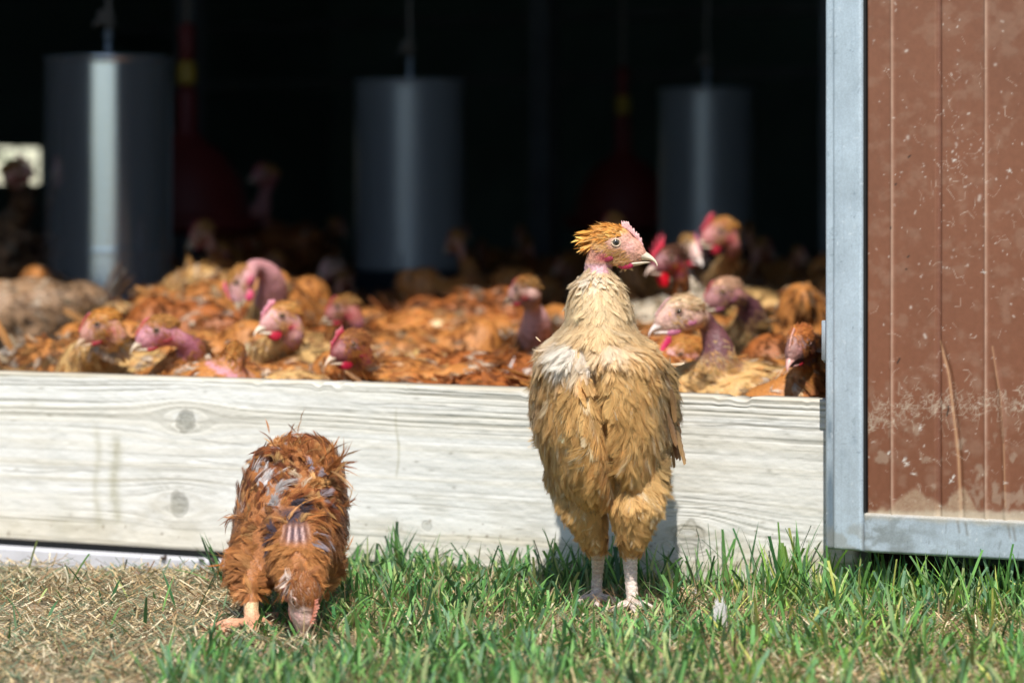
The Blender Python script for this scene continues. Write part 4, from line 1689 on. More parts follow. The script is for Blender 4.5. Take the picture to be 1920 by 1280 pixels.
BIRDS_ON = True
if BIRDS_ON:
    # yaw: 0 faces right in the picture, 180 left, 90 away, -90 towards the camera
    fb('orange crested hen in profile at left end of front row, beak pointing down', 262, 5.12, 188, 190, 606, 5.0, (-1, -.1, -.42), BUFF, 11,
       crown=(.62, .28, .05), face=(.60, .27, .20), comb=2, wattle=2, neckcol=(.60, .28, .28), crestpal=[(.68, .30, .05, 1), (.75, .38, .08, .5)], beak=(.66, .46, .30), naked=.82)
    fb('hen with a magenta cheek and mauve neck resting its beak on the neighbour beside it', 395, 5.0, 182, 298, 618, 4.92, (-1, -.25, -.28), ORANGE, 12,
       crown=(.45, .20, .05), face=(.55, .20, .30), comb=3, wattle=2, neckcol=(.34, .08, .15), neckfat=.9, cheek=(.5, .14, .25), naked=.45,
       neck=[P(375, 660, 4.95), P(345, 640, 4.93)])
    fb('hen arching its bare pink neck in a loop, head bent down over its breast', 560, 6.0, 190, 448, 527, 5.75, (-.42, -.25, -1.0), BUFF, 13,
       up=(-.9, 0, .35), neckcol=(.56, .24, .30), naked=.28, comb=5, wattle=7, combcol=(.60, .06, .14), wattcol=(.6, .05, .14),
       neck=[P(512, 575, 5.85), P(516, 520, 5.82), P(490, 497, 5.8), P(468, 500, 5.78)], crown=(.62, .30, .05), face=(.62, .3, .36), scale=1.0, neckfat=1.0)
    fb('pale beaked hen with pink comb and bright red wattles, cream breast facing us', 585, 5.25, -140, 530, 592, 5.05, (-1, -.45, -.15), BUFF, 14,
       combcol=(.72, .25, .33), comb=8, wattle=8, wattcol=(.50, .02, .05), neckcol=(.60, .28, .38), face=(.66, .34, .36), beak=(.75, .66, .52), naked=.66,
       patch=[(.1, 0, .14, .05, (.75, .62, .48))])
    fb('hen seen from behind above the plank, orange crown over bare pink nape', 415, 4.86, -95, 440, 668, 4.80, (.12, 1, -.1), ORANGE, 15,
       neckcol=(.62, .26, .36), comb=5, combcol=(.62, .15, .2), naked=.2, crown=(.58, .30, .07), neckfat=1.0,
       neck=[P(442, 740, 4.82), P(440, 705, 4.80)])
    fb('dark red faced hen with a small upright comb resting against the plank', 735, 4.93, -168, 660, 645, 4.80, (-.93, -.55, -.22), ORANGE, 16,
       face=(.26, .03, .04), cheek=(.22, .03, .03), combcol=(.52, .03, .07), comb=8, wattle=7, wattcol=(.45, .01, .04), neckcol=(.35, .06, .09), naked=.9,
       crown=(.42, .17, .05), beak=(.62, .45, .32), ruffle=.4, crestpal=[(.45, .18, .05, 1), (.3, .1, .03, 1)])
    fb('small orange head in the second row behind the dark red faced hen', 742, 6.0, 178, 645, 575, 5.85, (-1, .3, -.25), ORANGE, 17,
       comb=3, face=(.42, .10, .10), wattle=4, neckcol=(.5, .15, .25), crown=(.55, .25, .06), naked=.6)
    fb('large ginger back stretched sideways in the middle of the flock, white patch on its breast', 800, 6.5, 178, None, None, None, None, ORANGE, 18, scale=1.12, patch=[(.12, 0, .12, .04, (.78, .7, .6))], ruffle=.35)
    fb('pale pink headed hen far back in the half shade left of the ginger back', 690, 8.4, 184, 625, 502, 8.2, (-1, 0, -.2), BROWN, 19,
       face=(.62, .36, .34), crown=(.6, .36, .34), comb=5, combcol=(.62, .36, .34), neckcol=(.6, .3, .32), crestpal=[(.5, .34, .26, 1)])
    fb('ginger hen looking away beside the buff hen\'s shoulder, pink bare neck showing', 1035, 5.6, 120, 985, 540, 5.45, (-.75, .65, -.15), ORANGE, 20,
       neckcol=(.66, .36, .42), face=(.55, .32, .28), comb=2, wattle=2, naked=.3, crown=(.5, .2, .05), neck=[P(1010, 605, 5.5), P(995, 575, 5.48)])
    fb('ruffled hen with a bare white wing bone showing, just left of the buff hen', 960, 5.05, 165, None, None, None, None, RUST, 21, ruffle=.6,
       patch=[(.02, .07, .16, .035, (.85, .78, .72)), (.02, -.07, .16, .035, (.85, .78, .72)), (-.04, .05, .19, .02, (.8, .7, .62))])
    fb('hen with a bald mauve patch of skin low against the plank', 915, 4.82, 10, None, None, None, None, RUST, 22, ruffle=.55, scale=.92,
       patch=[(-.02, -.06, .13, .035, (.30, .17, .24)), (.05, -.05, .12, .03, (.55, .40, .45))])
    fb('ruffled ginger hen with white down patches in the middle of the front row', 835, 5.15, 20, None, None, None, None, ORANGE, 23, ruffle=.6,
       patch=[(-.09, -.02, .17, .035, (.82, .76, .7)), (.03, -.05, .17, .03, (.66, .3, .32))])
    fb('buff hen lying low along the plank between the pink nape and the dark red face', 545, 4.86, 178, None, None, None, None, BUFF, 24, scale=.92, ruffle=.3)
    fb('ginger hen lying against the plank in front of the magenta cheeked hen', 330, 4.86, 4, None, None, None, None, ORANGE, 25, ruffle=.55, scale=.88, patch=[(.0, -.06, .13, .03, (.72, .6, .5))])
    fb('speckled buff and orange back at the far left corner of the plank', 5, 5.0, 185, None, None, None, None, BUFF, 26, ruffle=.5, scale=.9)
    fb('pale grey white rump in the shade behind the far left corner of the plank', 48, 5.45, 60, None, None, None, None, [(.50, .42, .36, 1), (.40, .28, .18, .6), (.45, .25, .1, .5)], 27, scale=1.0, ruffle=.3)
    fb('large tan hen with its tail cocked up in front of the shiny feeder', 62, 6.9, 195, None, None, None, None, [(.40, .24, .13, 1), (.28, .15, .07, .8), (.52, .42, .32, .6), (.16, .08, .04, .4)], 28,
       stand=.10, scale=.88, tone=.8, tail=1.3, taillen=1.25, ruffle=.25)  # dark palette and tone put shade into this sunlit bird's colour
    # right-hand group
    fb('rooster with a tall bright red comb and dark crimson face behind the buff hen\'s beak', 1225, 5.75, -70, 1256, 484, 5.55, (-.93, -.5, -.12), ORANGE, 31,
       comb=20, spikes=5, combcol=(.62, .03, .07), wattle=17, wattcol=(.62, .005, .02), face=(.20, .03, .06), cheek=(.16, .02, .04), crown=(.22, .07, .04), neckcol=(.30, .05, .10),
       beak=(.55, .40, .32), hscale=1.02, naked=.8, crestpal=[(.16, .06, .03, 1)], patch=[(.1, 0, .12, .05, (.7, .45, .2))], stand=.0)
    fb('cream necked rooster with a white face and pink comb turned right', 1248, 6.3, -60, 1293, 462, 6.2, (.55, -.85, -.35), CREAM, 32,
       comb=13, spikes=5, combcol=(.66, .18, .30), wattle=7, wattcol=(.6, .01, .06), face=(.78, .62, .58), cheek=(.75, .55, .5), crown=(.68, .42, .18), naked=.93, beak=(.8, .68, .62), stand=.05)
    fb('blurred pink faced hen standing tallest at the back of the right hand group', 1425, 6.7, 200, 1352, 432, 6.4, (-1, -.3, -.2), BUFF, 33,
       comb=12, combcol=(.50, .03, .06), wattle=10, wattcol=(.40, .02, .04), face=(.58, .16, .18), crown=(.5, .16, .1), neckcol=(.4, .1, .2), naked=.7, hscale=1.15, stand=.06)
    fb('white faced hen in profile with a long curved mauve neck, right of the buff hen', 1395, 4.78, 165, 1278, 583, 4.72, (-1, -.12, -.22), BUFF, 34,
       comb=1.5, wattle=3, face=(.70, .46, .38), cheek=(.72, .58, .45), crown=(.68, .50, .30), neckcol=(.17, .055, .08), beak=(.78, .66, .60), naked=.30, hscale=1.08, wattcol=(.5, .15, .25),
       neck=[P(1355, 700, 4.75), P(1350, 650, 4.76), P(1330, 610, 4.76), P(1315, 592, 4.75)], crestpal=[(.70, .52, .33, 1), (.6, .42, .24, .6)], combcol=(.65, .35, .36), neckfat=.95, patch=[(.09, .0, .15, .045, (.8, .68, .52))])
    fb('peach headed hen with a dark mauve throat behind the white faced hen', 1445, 5.5, 185, 1358, 545, 5.35, (-1, -.15, -.35), BUFF, 35,
       comb=1.5, wattle=3, face=(.40, .16, .18), cheek=(.3, .12, .14), crown=(.72, .42, .26), neckcol=(.12, .035, .06), naked=.4, crestpal=[(.72, .44, .28, 1)], wattcol=(.25, .06, .1), neck=[P(1420, 590, 5.4), P(1395, 565, 5.38)])
    fb('red combed white cheeked hen crouching low below the white faced hen\'s beak', 1330, 5.05, 180, 1275, 664, 4.93, (-.9, -.35, -.25), ORANGE, 36,
       comb=12, combcol=(.60, .02, .12), face=(.70, .36, .38), cheek=(.3, .05, .06), wattle=7, neckcol=(.4, .05, .1), crown=(.5, .2, .05), naked=.7)
    fb('young hen peering over the plank beside the door frame, pink stripe down its brow', 1522, 4.53, -140, 1500, 640, 4.43, (-.55, -.95, -.38), ORANGE, 37,
       comb=3.5, combcol=(.75, .38, .30), wattle=2, face=(.30, .14, .13), cheek=(.34, .18, .15), crown=(.5, .18, .04), neckcol=(.28, .10, .12), beak=(.66, .36, .32), naked=.86, voxel=.004, n=2200,
       crestpal=[(.5, .17, .04, 1), (.38, .12, .03, .6)], neck=[P(1507, 725, 4.48), P(1510, 685, 4.46)])
    fb('plump ginger back between the mauve necked hen and the door frame', 1425, 5.0, 12, None, None, None, None, ORANGE, 38, ruffle=.3, scale=.98)
    fb('fluffy buff rump pressed against the plank right of the buff hen', 1400, 4.62, 5, None, None, None, None, BUFF, 39, ruffle=.5, scale=.78)
    fb('white and orange patched hen beside the door frame in the second row', 1500, 5.5, 15, None, None, None, None, [(.8, .74, .68, 1), (.5, .22, .07, .8)], 40, ruffle=.5)
    fb('pale buff back low in the corner between the buff hen and the plank', 1310, 4.72, 0, None, None, None, None, BUFF, 41, ruffle=.4, scale=.8)
    # dim birds deep in the barn
    fb('peach headed bird standing tall against the bright hatch at the far left edge', -5, 8.3, 120, 28, 318, 8.1, (.5, .3, .1), [(.55, .32, .18, 1), (.2, .08, .04, 1)], 51, group='birds deep in the dark barn',
       stand=.13, scale=1.2, neckcol=(.62, .36, .28), face=(.62, .34, .32), naked=.7, comb=10, combcol=(.5, .12, .15), neck=[P(45, 400, 8.2), P(38, 350, 8.15)])
    fb('dim pink necked bird standing upright alone against the black background', 490, 9.9, 150, 500, 325, 9.8, (-.8, -.4, 0), RUST, 52, group='birds deep in the dark barn',
       stand=.13, scale=1.25, neckcol=(.6, .25, .28), face=(.6, .2, .25), naked=.3, comb=8, neck=[P(492, 400, 9.85), P(495, 360, 9.82)])
    fb('dim reddish bird beside the nearest feeder\'s tray, head raised', 385, 8.7, 120, 412, 470, 8.5, (-.8, .4, 0), RUST, 53, group='birds deep in the dark barn', stand=.05, neckcol=(.4, .12, .14), face=(.45, .1, .12), naked=.4)

    # filler flock: prototypes first, then copies
    protos = []
    LABEL_FILL = 'brown or ginger hen crouching in the crowd, its ruffled back showing between the others'
    LABEL_DARK = 'dim brown hen lost in the crowd deep in the unlit barn'
    # the first few spots are nearest: they get the warm coloured prototypes
    specs = [(ORANGE, None), (RUST, None), (ORANGE, None), (ORANGE, (-.6, .3)), (ORANGE, None), (BUFF, None), (RUST, (.3, -.4)), (BROWN, None)]
    for i, (pl_, hd) in enumerate(specs):
        o = dict(pal=pl_, tone=[.95, .62, .8, 1, 1.1, 1, .8, 1][i], ruffle=.3 + .06 * i, n=1900, hump=(i % 2 == 0), tail=.2 + .25 * (i % 4), patch=[(-.05, .03, .18, .03, (.72, .6, .5))] if i % 2 else [])
        if hd is not None:
            o['head'] = np.array([.15, .0, .27]) + np.array([0, 0, 0])
            o['fwd'] = (1, hd[0], -.2)
            o['neckcol'] = (.55, .22, .28)
            o['comb'] = 3
            o['wattle'] = 2
        protos.append(make_bird('chicken', LABEL_DARK, (0, 0, 0), 0.0, o, 'hens deep in the crowd', 'chicken', 70 + i))
    used = [(to_st((p - 960) / F * y, y)) for p, y in birds]
    feed = [to_st((p - 960) / F * y, y) for p, y in ((203, 8.2), (768, 9.6), (1325, 10.9))]
    spots = []
    rs = np.random.default_rng(99)
    for it in range(30000):
        Y = rs.uniform(4.85, 13.0)
        px = rs.uniform(-60, 1600)
        X = (px - 960) / F * Y
        s_, t_ = to_st(X, Y)
        if t_ < .16 or t_ > 8.0 or s_ > .35 and t_ < .3:
            continue
        if px < 160 and Y < 7.6 or 100 < px < 320 and 5.75 < Y < 8.3:
            continue
        if any((s_ - a_) ** 2 + (t_ - b_) ** 2 < .175 ** 2 for a_, b_ in used):
            continue
        if any((s_ - a_) ** 2 + (t_ - b_) ** 2 < .33 ** 2 for a_, b_ in feed):
            continue
        if any((s_ - a_) ** 2 + (t_ - b_) ** 2 < (.232 if t_ < 3 else .25) ** 2 for a_, b_, _, _ in spots):
            continue
        spots.append((s_, t_, X, Y))
    spots.sort(key=lambda q: q[3])
    spots = spots[:190]
    for a_, b_ in ((3, 130), (6, 95), (7, 150)):       # head-up and dull prototypes stand deeper inside
        spots[a_], spots[b_] = spots[b_], spots[a_]
    for i, (s_, t_, X, Y) in enumerate(spots):
        k = i if i < len(protos) else int(rs.choice([0, 1, 2, 4, 5, 1, 0, 4] if t_ < 2.3 else [0, 1, 2, 3, 4, 6, 7]))
        b_ = protos[k] if i < len(protos) else copy_tree(protos[k])
        b_.location = (X, Y, FLOOR)
        sc_ = float(rs.uniform(.78, 1.0))
        b_.scale = (sc_, sc_, sc_ * float(rs.uniform(1.0, 1.5)))
        b_.rotation_euler = (0, 0, float(rs.choice([0.1, 3.2, 3.0, .2, 1.2, 4.6]) + rs.normal() * .35))
        if t_ < 2.4:
            b_['label'] = LABEL_FILL
            b_['group'] = 'hens crouching among the sunlit crowd'

# ------------------------------------------------------------------ the buff hen (main subject)
HY = 4.0
mmpx = HY / F


def hero_buff():
    r = np.random.default_rng(5)
    gx, gy = P(1165, 1140, HY)[:2]
    base = np.array([gx, gy, float(gz(gx, gy))])
    e = empty('chicken', base, 'tall buff hen with bare pink neck standing before the plank, head turned right', 'chicken')
    X = lambda px: (px - 960) * mmpx
    Z = lambda py: EYE - (py - HZ) * mmpx
    rows = [  # py, left, right, front, back
        (505, 1100, 1146, 3.972, 4.018), (516, 1092, 1152, 3.965, 4.030), (532, 1078, 1164, 3.957, 4.04), (555, 1069, 1176, 3.948, 4.06), (580, 1064, 1184, 3.94, 4.08), (604, 1061, 1188, 3.934, 4.10),
        (626, 1048, 1198, 3.920, 4.12), (650, 1026, 1220, 3.907, 4.15), (678, 1012, 1240, 3.900, 4.17), (730, 1003, 1255, 3.897, 4.19), (790, 1004, 1256, 3.90, 4.19),
        (850, 1018, 1252, 3.91, 4.17), (905, 1036, 1244, 3.925, 4.14), (930, 1056, 1238, 3.94, 4.11), (948, 1090, 1216, 3.97, 4.07)]
    sl = [(Z(a), X(b_), X(c), d, f) for a, b_, c, d, f in rows]

    def groove(x, y, z, sn):
        if sn > -.2:
            return 0
        xm = X(1100) + (Z(650) - z) * .22
        g = math.exp(-((x - xm) / .009) ** 2) * sstep(Z(628), Z(665), z) * 1.0
        g2 = math.exp(-((z - Z(640)) / .010) ** 2) * .0065      # fold under the neck ruff
        return .026 * g * float(1 + .8 * sstep(Z(860), Z(930), z)) + g2
    V, T = loft(sl, 72, groove, 6)
    a = Acc().add(V, T)
    # thighs
    a.chain([P(1082, 880, 4.02), P(1096, 945, 3.995), P(1111, 1000, 4.0), P(1121, 1036, 4.03)], [.036, .0265, .0165, .0095], .3, (20, 12))
    a.chain([P(1186, 880, 3.99), P(1190, 945, 3.965), P(1187, 998, 3.965), P(1181, 1036, 3.985)], [.039, .029, .0185, .0105], .3, (20, 12))
    # folded wings on both sides
    for px_, py_, rz_ in ((1232, 770, .060), (1034, 750, .050)):
        a.ell(P(px_, py_, 4.08), (.022, .10, rz_), frame_of((0, 1, -.25), (0, 0, 1)) @ np.array([[0, 1, 0], [1, 0, 0], [0, 0, 1]]), (20, 14))
    # rump and tail stub
    a.ell((X(1130), 4.20, Z(700)), (.05, .06, .045), None, (20, 14))
    # neck + head
    C = P(1149, 456, 3.985)
    Fm = frame_of((1.0, -.16, -.06), (0.0, 0.0, 1.0))
    hs = 1.0
    head_prims(a, C, Fm, hs)
    a.chain([P(1120, 560, 4.0), P(1122, 520, 3.995), P(1121, 497, 3.99), P(1128, 472, 3.985)], [.026, .0175, .0158, .0155], .3, (20, 12))
    # legs (scaly shanks)
    fl_, fr_ = P(1118, 1108, 4.06), P(1187, 1138, 3.975)
    g1, g2 = float(gz(fl_[0], fl_[1])), float(gz(fr_[0], fr_[1]))
    fl_[2], fr_[2] = g1 + .007, g2 + .007
    a.chain([P(1122, 1040, 4.035), P(1120, 1075, 4.055), fl_], [.0085, .0068, .0070], .3, (16, 10))
    a.chain([P(1181, 1042, 3.985), P(1183, 1090, 3.985), fr_], [.0092, .0074, .0076], .3, (16, 10))
    for f_ in (fl_, fr_):
        for g, L in ((-1.57, .05), (-2.2, .045), (-.95, .045), (1.5, .02)):
            d = np.array([math.cos(g), math.sin(g), 0])
            m1 = f_ + d * L * .5 + [0, 0, .001]
            m2 = f_ + d * L + [0, 0, -.003]
            a.chain([f_, m1, m2], [.0065, .0055, .0042], .4, (10, 8))
            a.chain([m2, m2 + d * .012 + [0, 0, -.003]], [.003, .001], .4, (8, 6))
    me = union(a, .0023, 5)
    V = coords(me)
    NVc = vnormals(me)
    col = np.tile(np.array([.52, .33, .15]), (len(V), 1))
    # under the ruff pale
    q = (V - C) @ Fm / .001
    o = dict(face=(.62, .31, .22), crown=(.60, .32, .10), cheek=(.52, .31, .14), wattcol=(.40, .02, .07), combcol=(.66, .34, .33), cfront=13, comb=6.0, spikes=9, wattle=4.0,
             beak=(.60, .50, .38), iris=(.10, .085, .065), lid=(.62, .45, .33), seed=4, crestpal=[(.78, .38, .075, 1), (.86, .50, .15, .7), (.66, .28, .04, .5)], cl=1.1)
    hc = head_color(V, C, Fm, hs, o)
    inh = sstep(Z(497), Z(488), V[:, 2]) * ((V[:, 1] < 4.03))
    neck = sstep(Z(518), Z(508), V[:, 2]) * (1 - inh)
    wr = (.5 + .5 * np.sin(V[:, 2] * 1500 + 3 * np.sin(V[:, 0] * 300)))[:, None]
    nc = np.array([.62, .36, .38]) * (1 - .25 * wr) + np.array([.45, .16, .20]) * .25 * wr
    # throat redder on the front (image right) side
    rt = sstep(X(1128), X(1150), V[:, 0])[:, None]
    nc = nc * (1 - .7 * rt) + np.array([.34, .10, .13]) * .7 * rt
    col = col * (1 - neck[:, None]) + nc * neck[:, None]
    col = col * (1 - inh[:, None]) + hc * inh[:, None]
    leg = sstep(Z(1036), Z(1044), V[:, 2])[:, None]
    sc_ = (.5 + .5 * np.sin(V[:, 2] * 1100))[:, None]
    lc = np.array([.70, .60, .52]) * (1 - .5 * sc_) + np.array([.50, .33, .28]) * .5 * sc_
    col = col * (1 - leg) + lc * leg
    # wrinkled skin relief on neck and scales on legs
    disp = (wr[:, 0] - .5) * .0009 * neck + (sc_[:, 0] - .5) * .0008 * leg[:, 0]
    V2 = V + NVc * disp[:, None]
    me.vertices.foreach_set('co', V2.astype(np.float32).ravel())
    me.update()
    paint(me, col)
    me.materials.append(M['skin'])
    coat = Coat()
    zt = Z(503)

    def wgt(p, n_):
        w_ = np.ones(len(p))
        w_[p[:, 2] > zt + .004 * np.sin(p[:, 0] * 300)] = 0
        w_[p[:, 2] < Z(1030)] = 0
        gx_ = p[:, 0] - (X(1100) + (Z(650) - p[:, 2]) * .22)
        w_ *= 1 - .75 * np.exp(-(gx_ / .007) ** 2) * (p[:, 2] < Z(665)) * (n_[:, 1] < 0)
        w_[n_[:, 1] > .55] *= .35
        return w_
    n = 17000
    Pt, Nn = sample_surface(me, n, r, wgt)
    x = (Pt[:, 0]) / mmpx + 960
    y = HZ + (EYE - Pt[:, 2]) / mmpx
    xm = 1100 + (y - 650) * -.0
    fl = np.zeros((n, 3))
    fl[:, 2] = -1
    fl[:, 0] = (x - 1128) / 160 * .55
    # swirl of down around the belly
    fl[:, 0] += np.exp(-((x - 1150) / 50) ** 2 - ((y - 850) / 60) ** 2) * -1.1
    fl[:, 0] += np.exp(-((x - 1190) / 50) ** 2 - ((y - 900) / 60) ** 2) * .5
    fl[:, 1] = .35 * (Nn[:, 1] > -.3) + .25
    wing = (x > 1225) & (y > 640) & (y < 900)
    fl[wing, 1] += .9
    # neck ruff: flows down, turned up at the top edge
    size = np.interp(y, [510, 560, 640, 760, 900, 1040], [.010, .016, .022, .026, .020, .011])
    L = size * r.uniform(.75, 1.3, n)
    W = L * r.uniform(.42, .68, n)
    fluffy = sstep(780, 900, y) * .08 + .88
    fluffy = np.where(y > 1015, .9, fluffy)
    isf = r.random(n) < fluffy
    cr, bf, oc, wh = np.array([.90, .72, .46]), np.array([.84, .56, .24]), np.array([.60, .32, .09]), np.array([.90, .87, .82])
    k = np.clip(fbm(x * .018, y * .018, 3, 7) * 1.5 - .35, 0, 1)
    top = sstep(700, 560, y)
    cc = bf[None] * (1 - top)[:, None] + cr[None] * top[:, None]
    kk = (np.clip(k * (1 - top * .75), 0, 1) * .75)[:, None]
    cc = cc * (1 - kk) + oc * kk
    oc2 = sstep(930, 1030, y)[:, None] * .5
    cc = cc * (1 - oc2) + np.array([.66, .38, .14]) * oc2
    g = (r.random(n) < .10)[:, None]
    cc = np.where(g, cr, cc)
    # white shoulder patch and white under the throat
    wp = np.exp(-((x - 1068) / 32) ** 2 - ((y - 655) / 26) ** 2) + .45 * np.exp(-((x - 1140) / 18) ** 2 - ((y - 645) / 14) ** 2) + .6 * np.exp(-((x - 1110) / 22) ** 2 - ((y - 522) / 12) ** 2)
    wp = np.clip(wp * 1.0, 0, .8)[:, None]
    cc = cc * (1 - wp) + wh * wp
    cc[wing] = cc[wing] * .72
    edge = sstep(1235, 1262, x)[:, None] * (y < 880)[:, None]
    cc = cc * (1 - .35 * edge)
    cc = cc * (1 + r.normal(size=(n, 1)) * .09)
    lift = (np.abs(r.normal(size=n)) * .05 + .05) * (1 - .45 * sstep(800, 700, y))
    lift = lift + .16 * np.exp(-((y - 632) / 26) ** 2)
    lift = lift + .08 * sstep(780, 900, y) + .12 * (y < 530)
    curl = r.normal(size=n) * .18 + .28 + .15 * sstep(780, 900, y)
    curl = np.where(y < 530, -.1, curl)
    jit = .22
    for mask, tm, wf in ((~isf, TV_HERO, 1.0), (isf, TF_HERO, 1.5)):
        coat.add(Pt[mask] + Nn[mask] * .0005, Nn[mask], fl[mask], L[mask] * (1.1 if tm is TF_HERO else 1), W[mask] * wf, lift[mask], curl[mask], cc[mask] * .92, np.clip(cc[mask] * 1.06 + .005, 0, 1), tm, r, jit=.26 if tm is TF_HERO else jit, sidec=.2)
    # wing quills down the right side, darker with pale edges
    nq = 30
    f = np.linspace(0, 1, nq)
    qx = np.interp(f, [0, .4, 1], [1232, 1254, 1258]) + r.normal(size=nq) * 4
    qy = np.interp(f, [0, 1], [655, 800])
    Pq = np.array([P(a_, b_, 4.03 + .03 * r.normal()) for a_, b_ in zip(qx, qy)])
    Nq = nrm(np.column_stack([np.full(nq, 1.0), np.full(nq, -.55), np.full(nq, .15)]) + r.normal(size=(nq, 3)) * .08)
    fq = np.column_stack([np.full(nq, -.03), np.full(nq, .35), np.full(nq, -1.0)])
    cq = pal([(.34, .19, .08, 1), (.45, .28, .12, 1), (.25, .13, .05, .5)], nq, r)
    coat.add(Pq, Nq, fq, r.uniform(.040, .058, nq), r.uniform(.010, .014, nq), r.uniform(-.02, .08, nq), np.full(nq, .12), cq * .8, np.clip(cq * 1.5, 0, 1), TV_LONG, r, jit=.1)
    # a loose quill sticking out to the right and one to the left
    for (px_, py_), d, L_ in (((1258, 682), (1, .1, -.28), .016), ((1014, 640), (-.6, 0, .55), .008)):
        coat.add(np.array([P(px_, py_, 3.99)]), np.array([[0., -.9, .4]]), np.array([d], float), np.array([L_]), np.array([L_ * .22]), np.array([.0]), np.array([-.5]), np.array([[.7, .5, .3]]), np.array([[.82, .68, .5]]), TV_LONG, r, jit=0)
    # tail feathers behind
    nt_ = 14
    Pq = np.column_stack([X(1130) + r.normal(size=nt_) * .02, np.full(nt_, 4.24), Z(690) + r.normal(size=nt_) * .012])
    fq = np.column_stack([r.normal(size=nt_) * .15, np.full(nt_, 1.0), np.full(nt_, -.15)])
    coat.add(Pq, nrm(np.column_stack([r.normal(size=nt_) * .2, np.zeros(nt_), np.ones(nt_)])), fq, r.uniform(.05, .08, nt_), np.full(nt_, .018), np.full(nt_, .02), np.full(nt_, .1), np.tile([.4, .25, .1], (nt_, 1)), np.tile([.6, .4, .2], (nt_, 1)), TV_LONG, r, jit=.1)
    # crest
    crest(coat, C, Fm, hs, o, r, 700, TF_HERO, .009, .020)
    crest(coat, C, Fm, hs, o, r, 260, TV_HERO, .008, .018)
    # shaggy back of the crest
    nb = 60
    ang = r.uniform(-1, 1, nb)
    Pl = np.column_stack([-20 + r.normal(size=nb) * 2.5, ang * 11, r.uniform(-2, 15, nb)])
    Pw = C + Pl @ Fm.T * .001
    Nw = nrm(np.column_stack([np.full(nb, -.4), ang, np.full(nb, .8)])) @ Fm.T
    fw = np.column_stack([np.full(nb, -1.0), ang * .3, np.interp(Pl[:, 2], [-2, 15], [-.95, .05])]) @ Fm.T
    cc = pal(o['crestpal'], nb, r, .12)
    coat.add(Pw, Nw, fw, r.uniform(.015, .026, nb), r.uniform(.003, .0052, nb), r.uniform(0, .2, nb), r.uniform(-.3, .3, nb), cc * .9, np.clip(cc * 1.15, 0, 1), TV_HERO, r, jit=.15)
    # cheek and brow fuzz: tiny feathers laid on the real surface of the head
    def fz(p, n_):
        q = (p - C) @ Fm / .001
        x_, z_ = q[:, 0], q[:, 2]
        w_ = np.exp(-(((x_ - 7) / 9) ** 2 + ((z_ + 12) / 6) ** 2) * 1.2) + .5 * np.exp(-(((x_ - 16) / 8) ** 2 + ((z_ + 20) / 5) ** 2)) + .7 * np.exp(-(((x_ + 8) / 8) ** 2 + ((z_ + 2) / 7) ** 2))
        w_ = w_ * (((x_ - 5) / 7.0) ** 2 + ((z_ - 1) / 6.5) ** 2 > 1) * (np.abs(q[:, 1]) > 2) * (x_ < 24) * (z_ > -27) * ((x_ > -1) | (z_ > -9))
        return np.where((np.abs(q[:, 1]) < 20) & (np.abs(x_) < 30), w_, 0)
    nb = 900
    Pw, Nw = sample_surface(me, nb, r, fz)
    fw = np.tile([-1.0, 0, -.45], (nb, 1)) @ Fm.T
    cc = pal([(.72, .38, .13, 1), (.80, .50, .22, 1), (.76, .44, .3, .4)], nb, r, .12)
    coat.add(Pw + Nw * .0005, Nw, fw, r.uniform(.006, .009, nb), r.uniform(.0022, .0034, nb), r.uniform(.05, .25, nb), r.uniform(0, .4, nb), cc * .9, cc, TF_LOW, r, jit=.25)
    inv = __import__('mathutils').Matrix.Translation(-Vector(base))
    me.transform(inv)
    bo = bpy.data.objects.new('body', me)
    COL.objects.link(bo)
    bo.parent = e
    coat.build('plumage', e, base)
    head_parts(e, base, C, Fm, hs, o, True)


hero_buff()


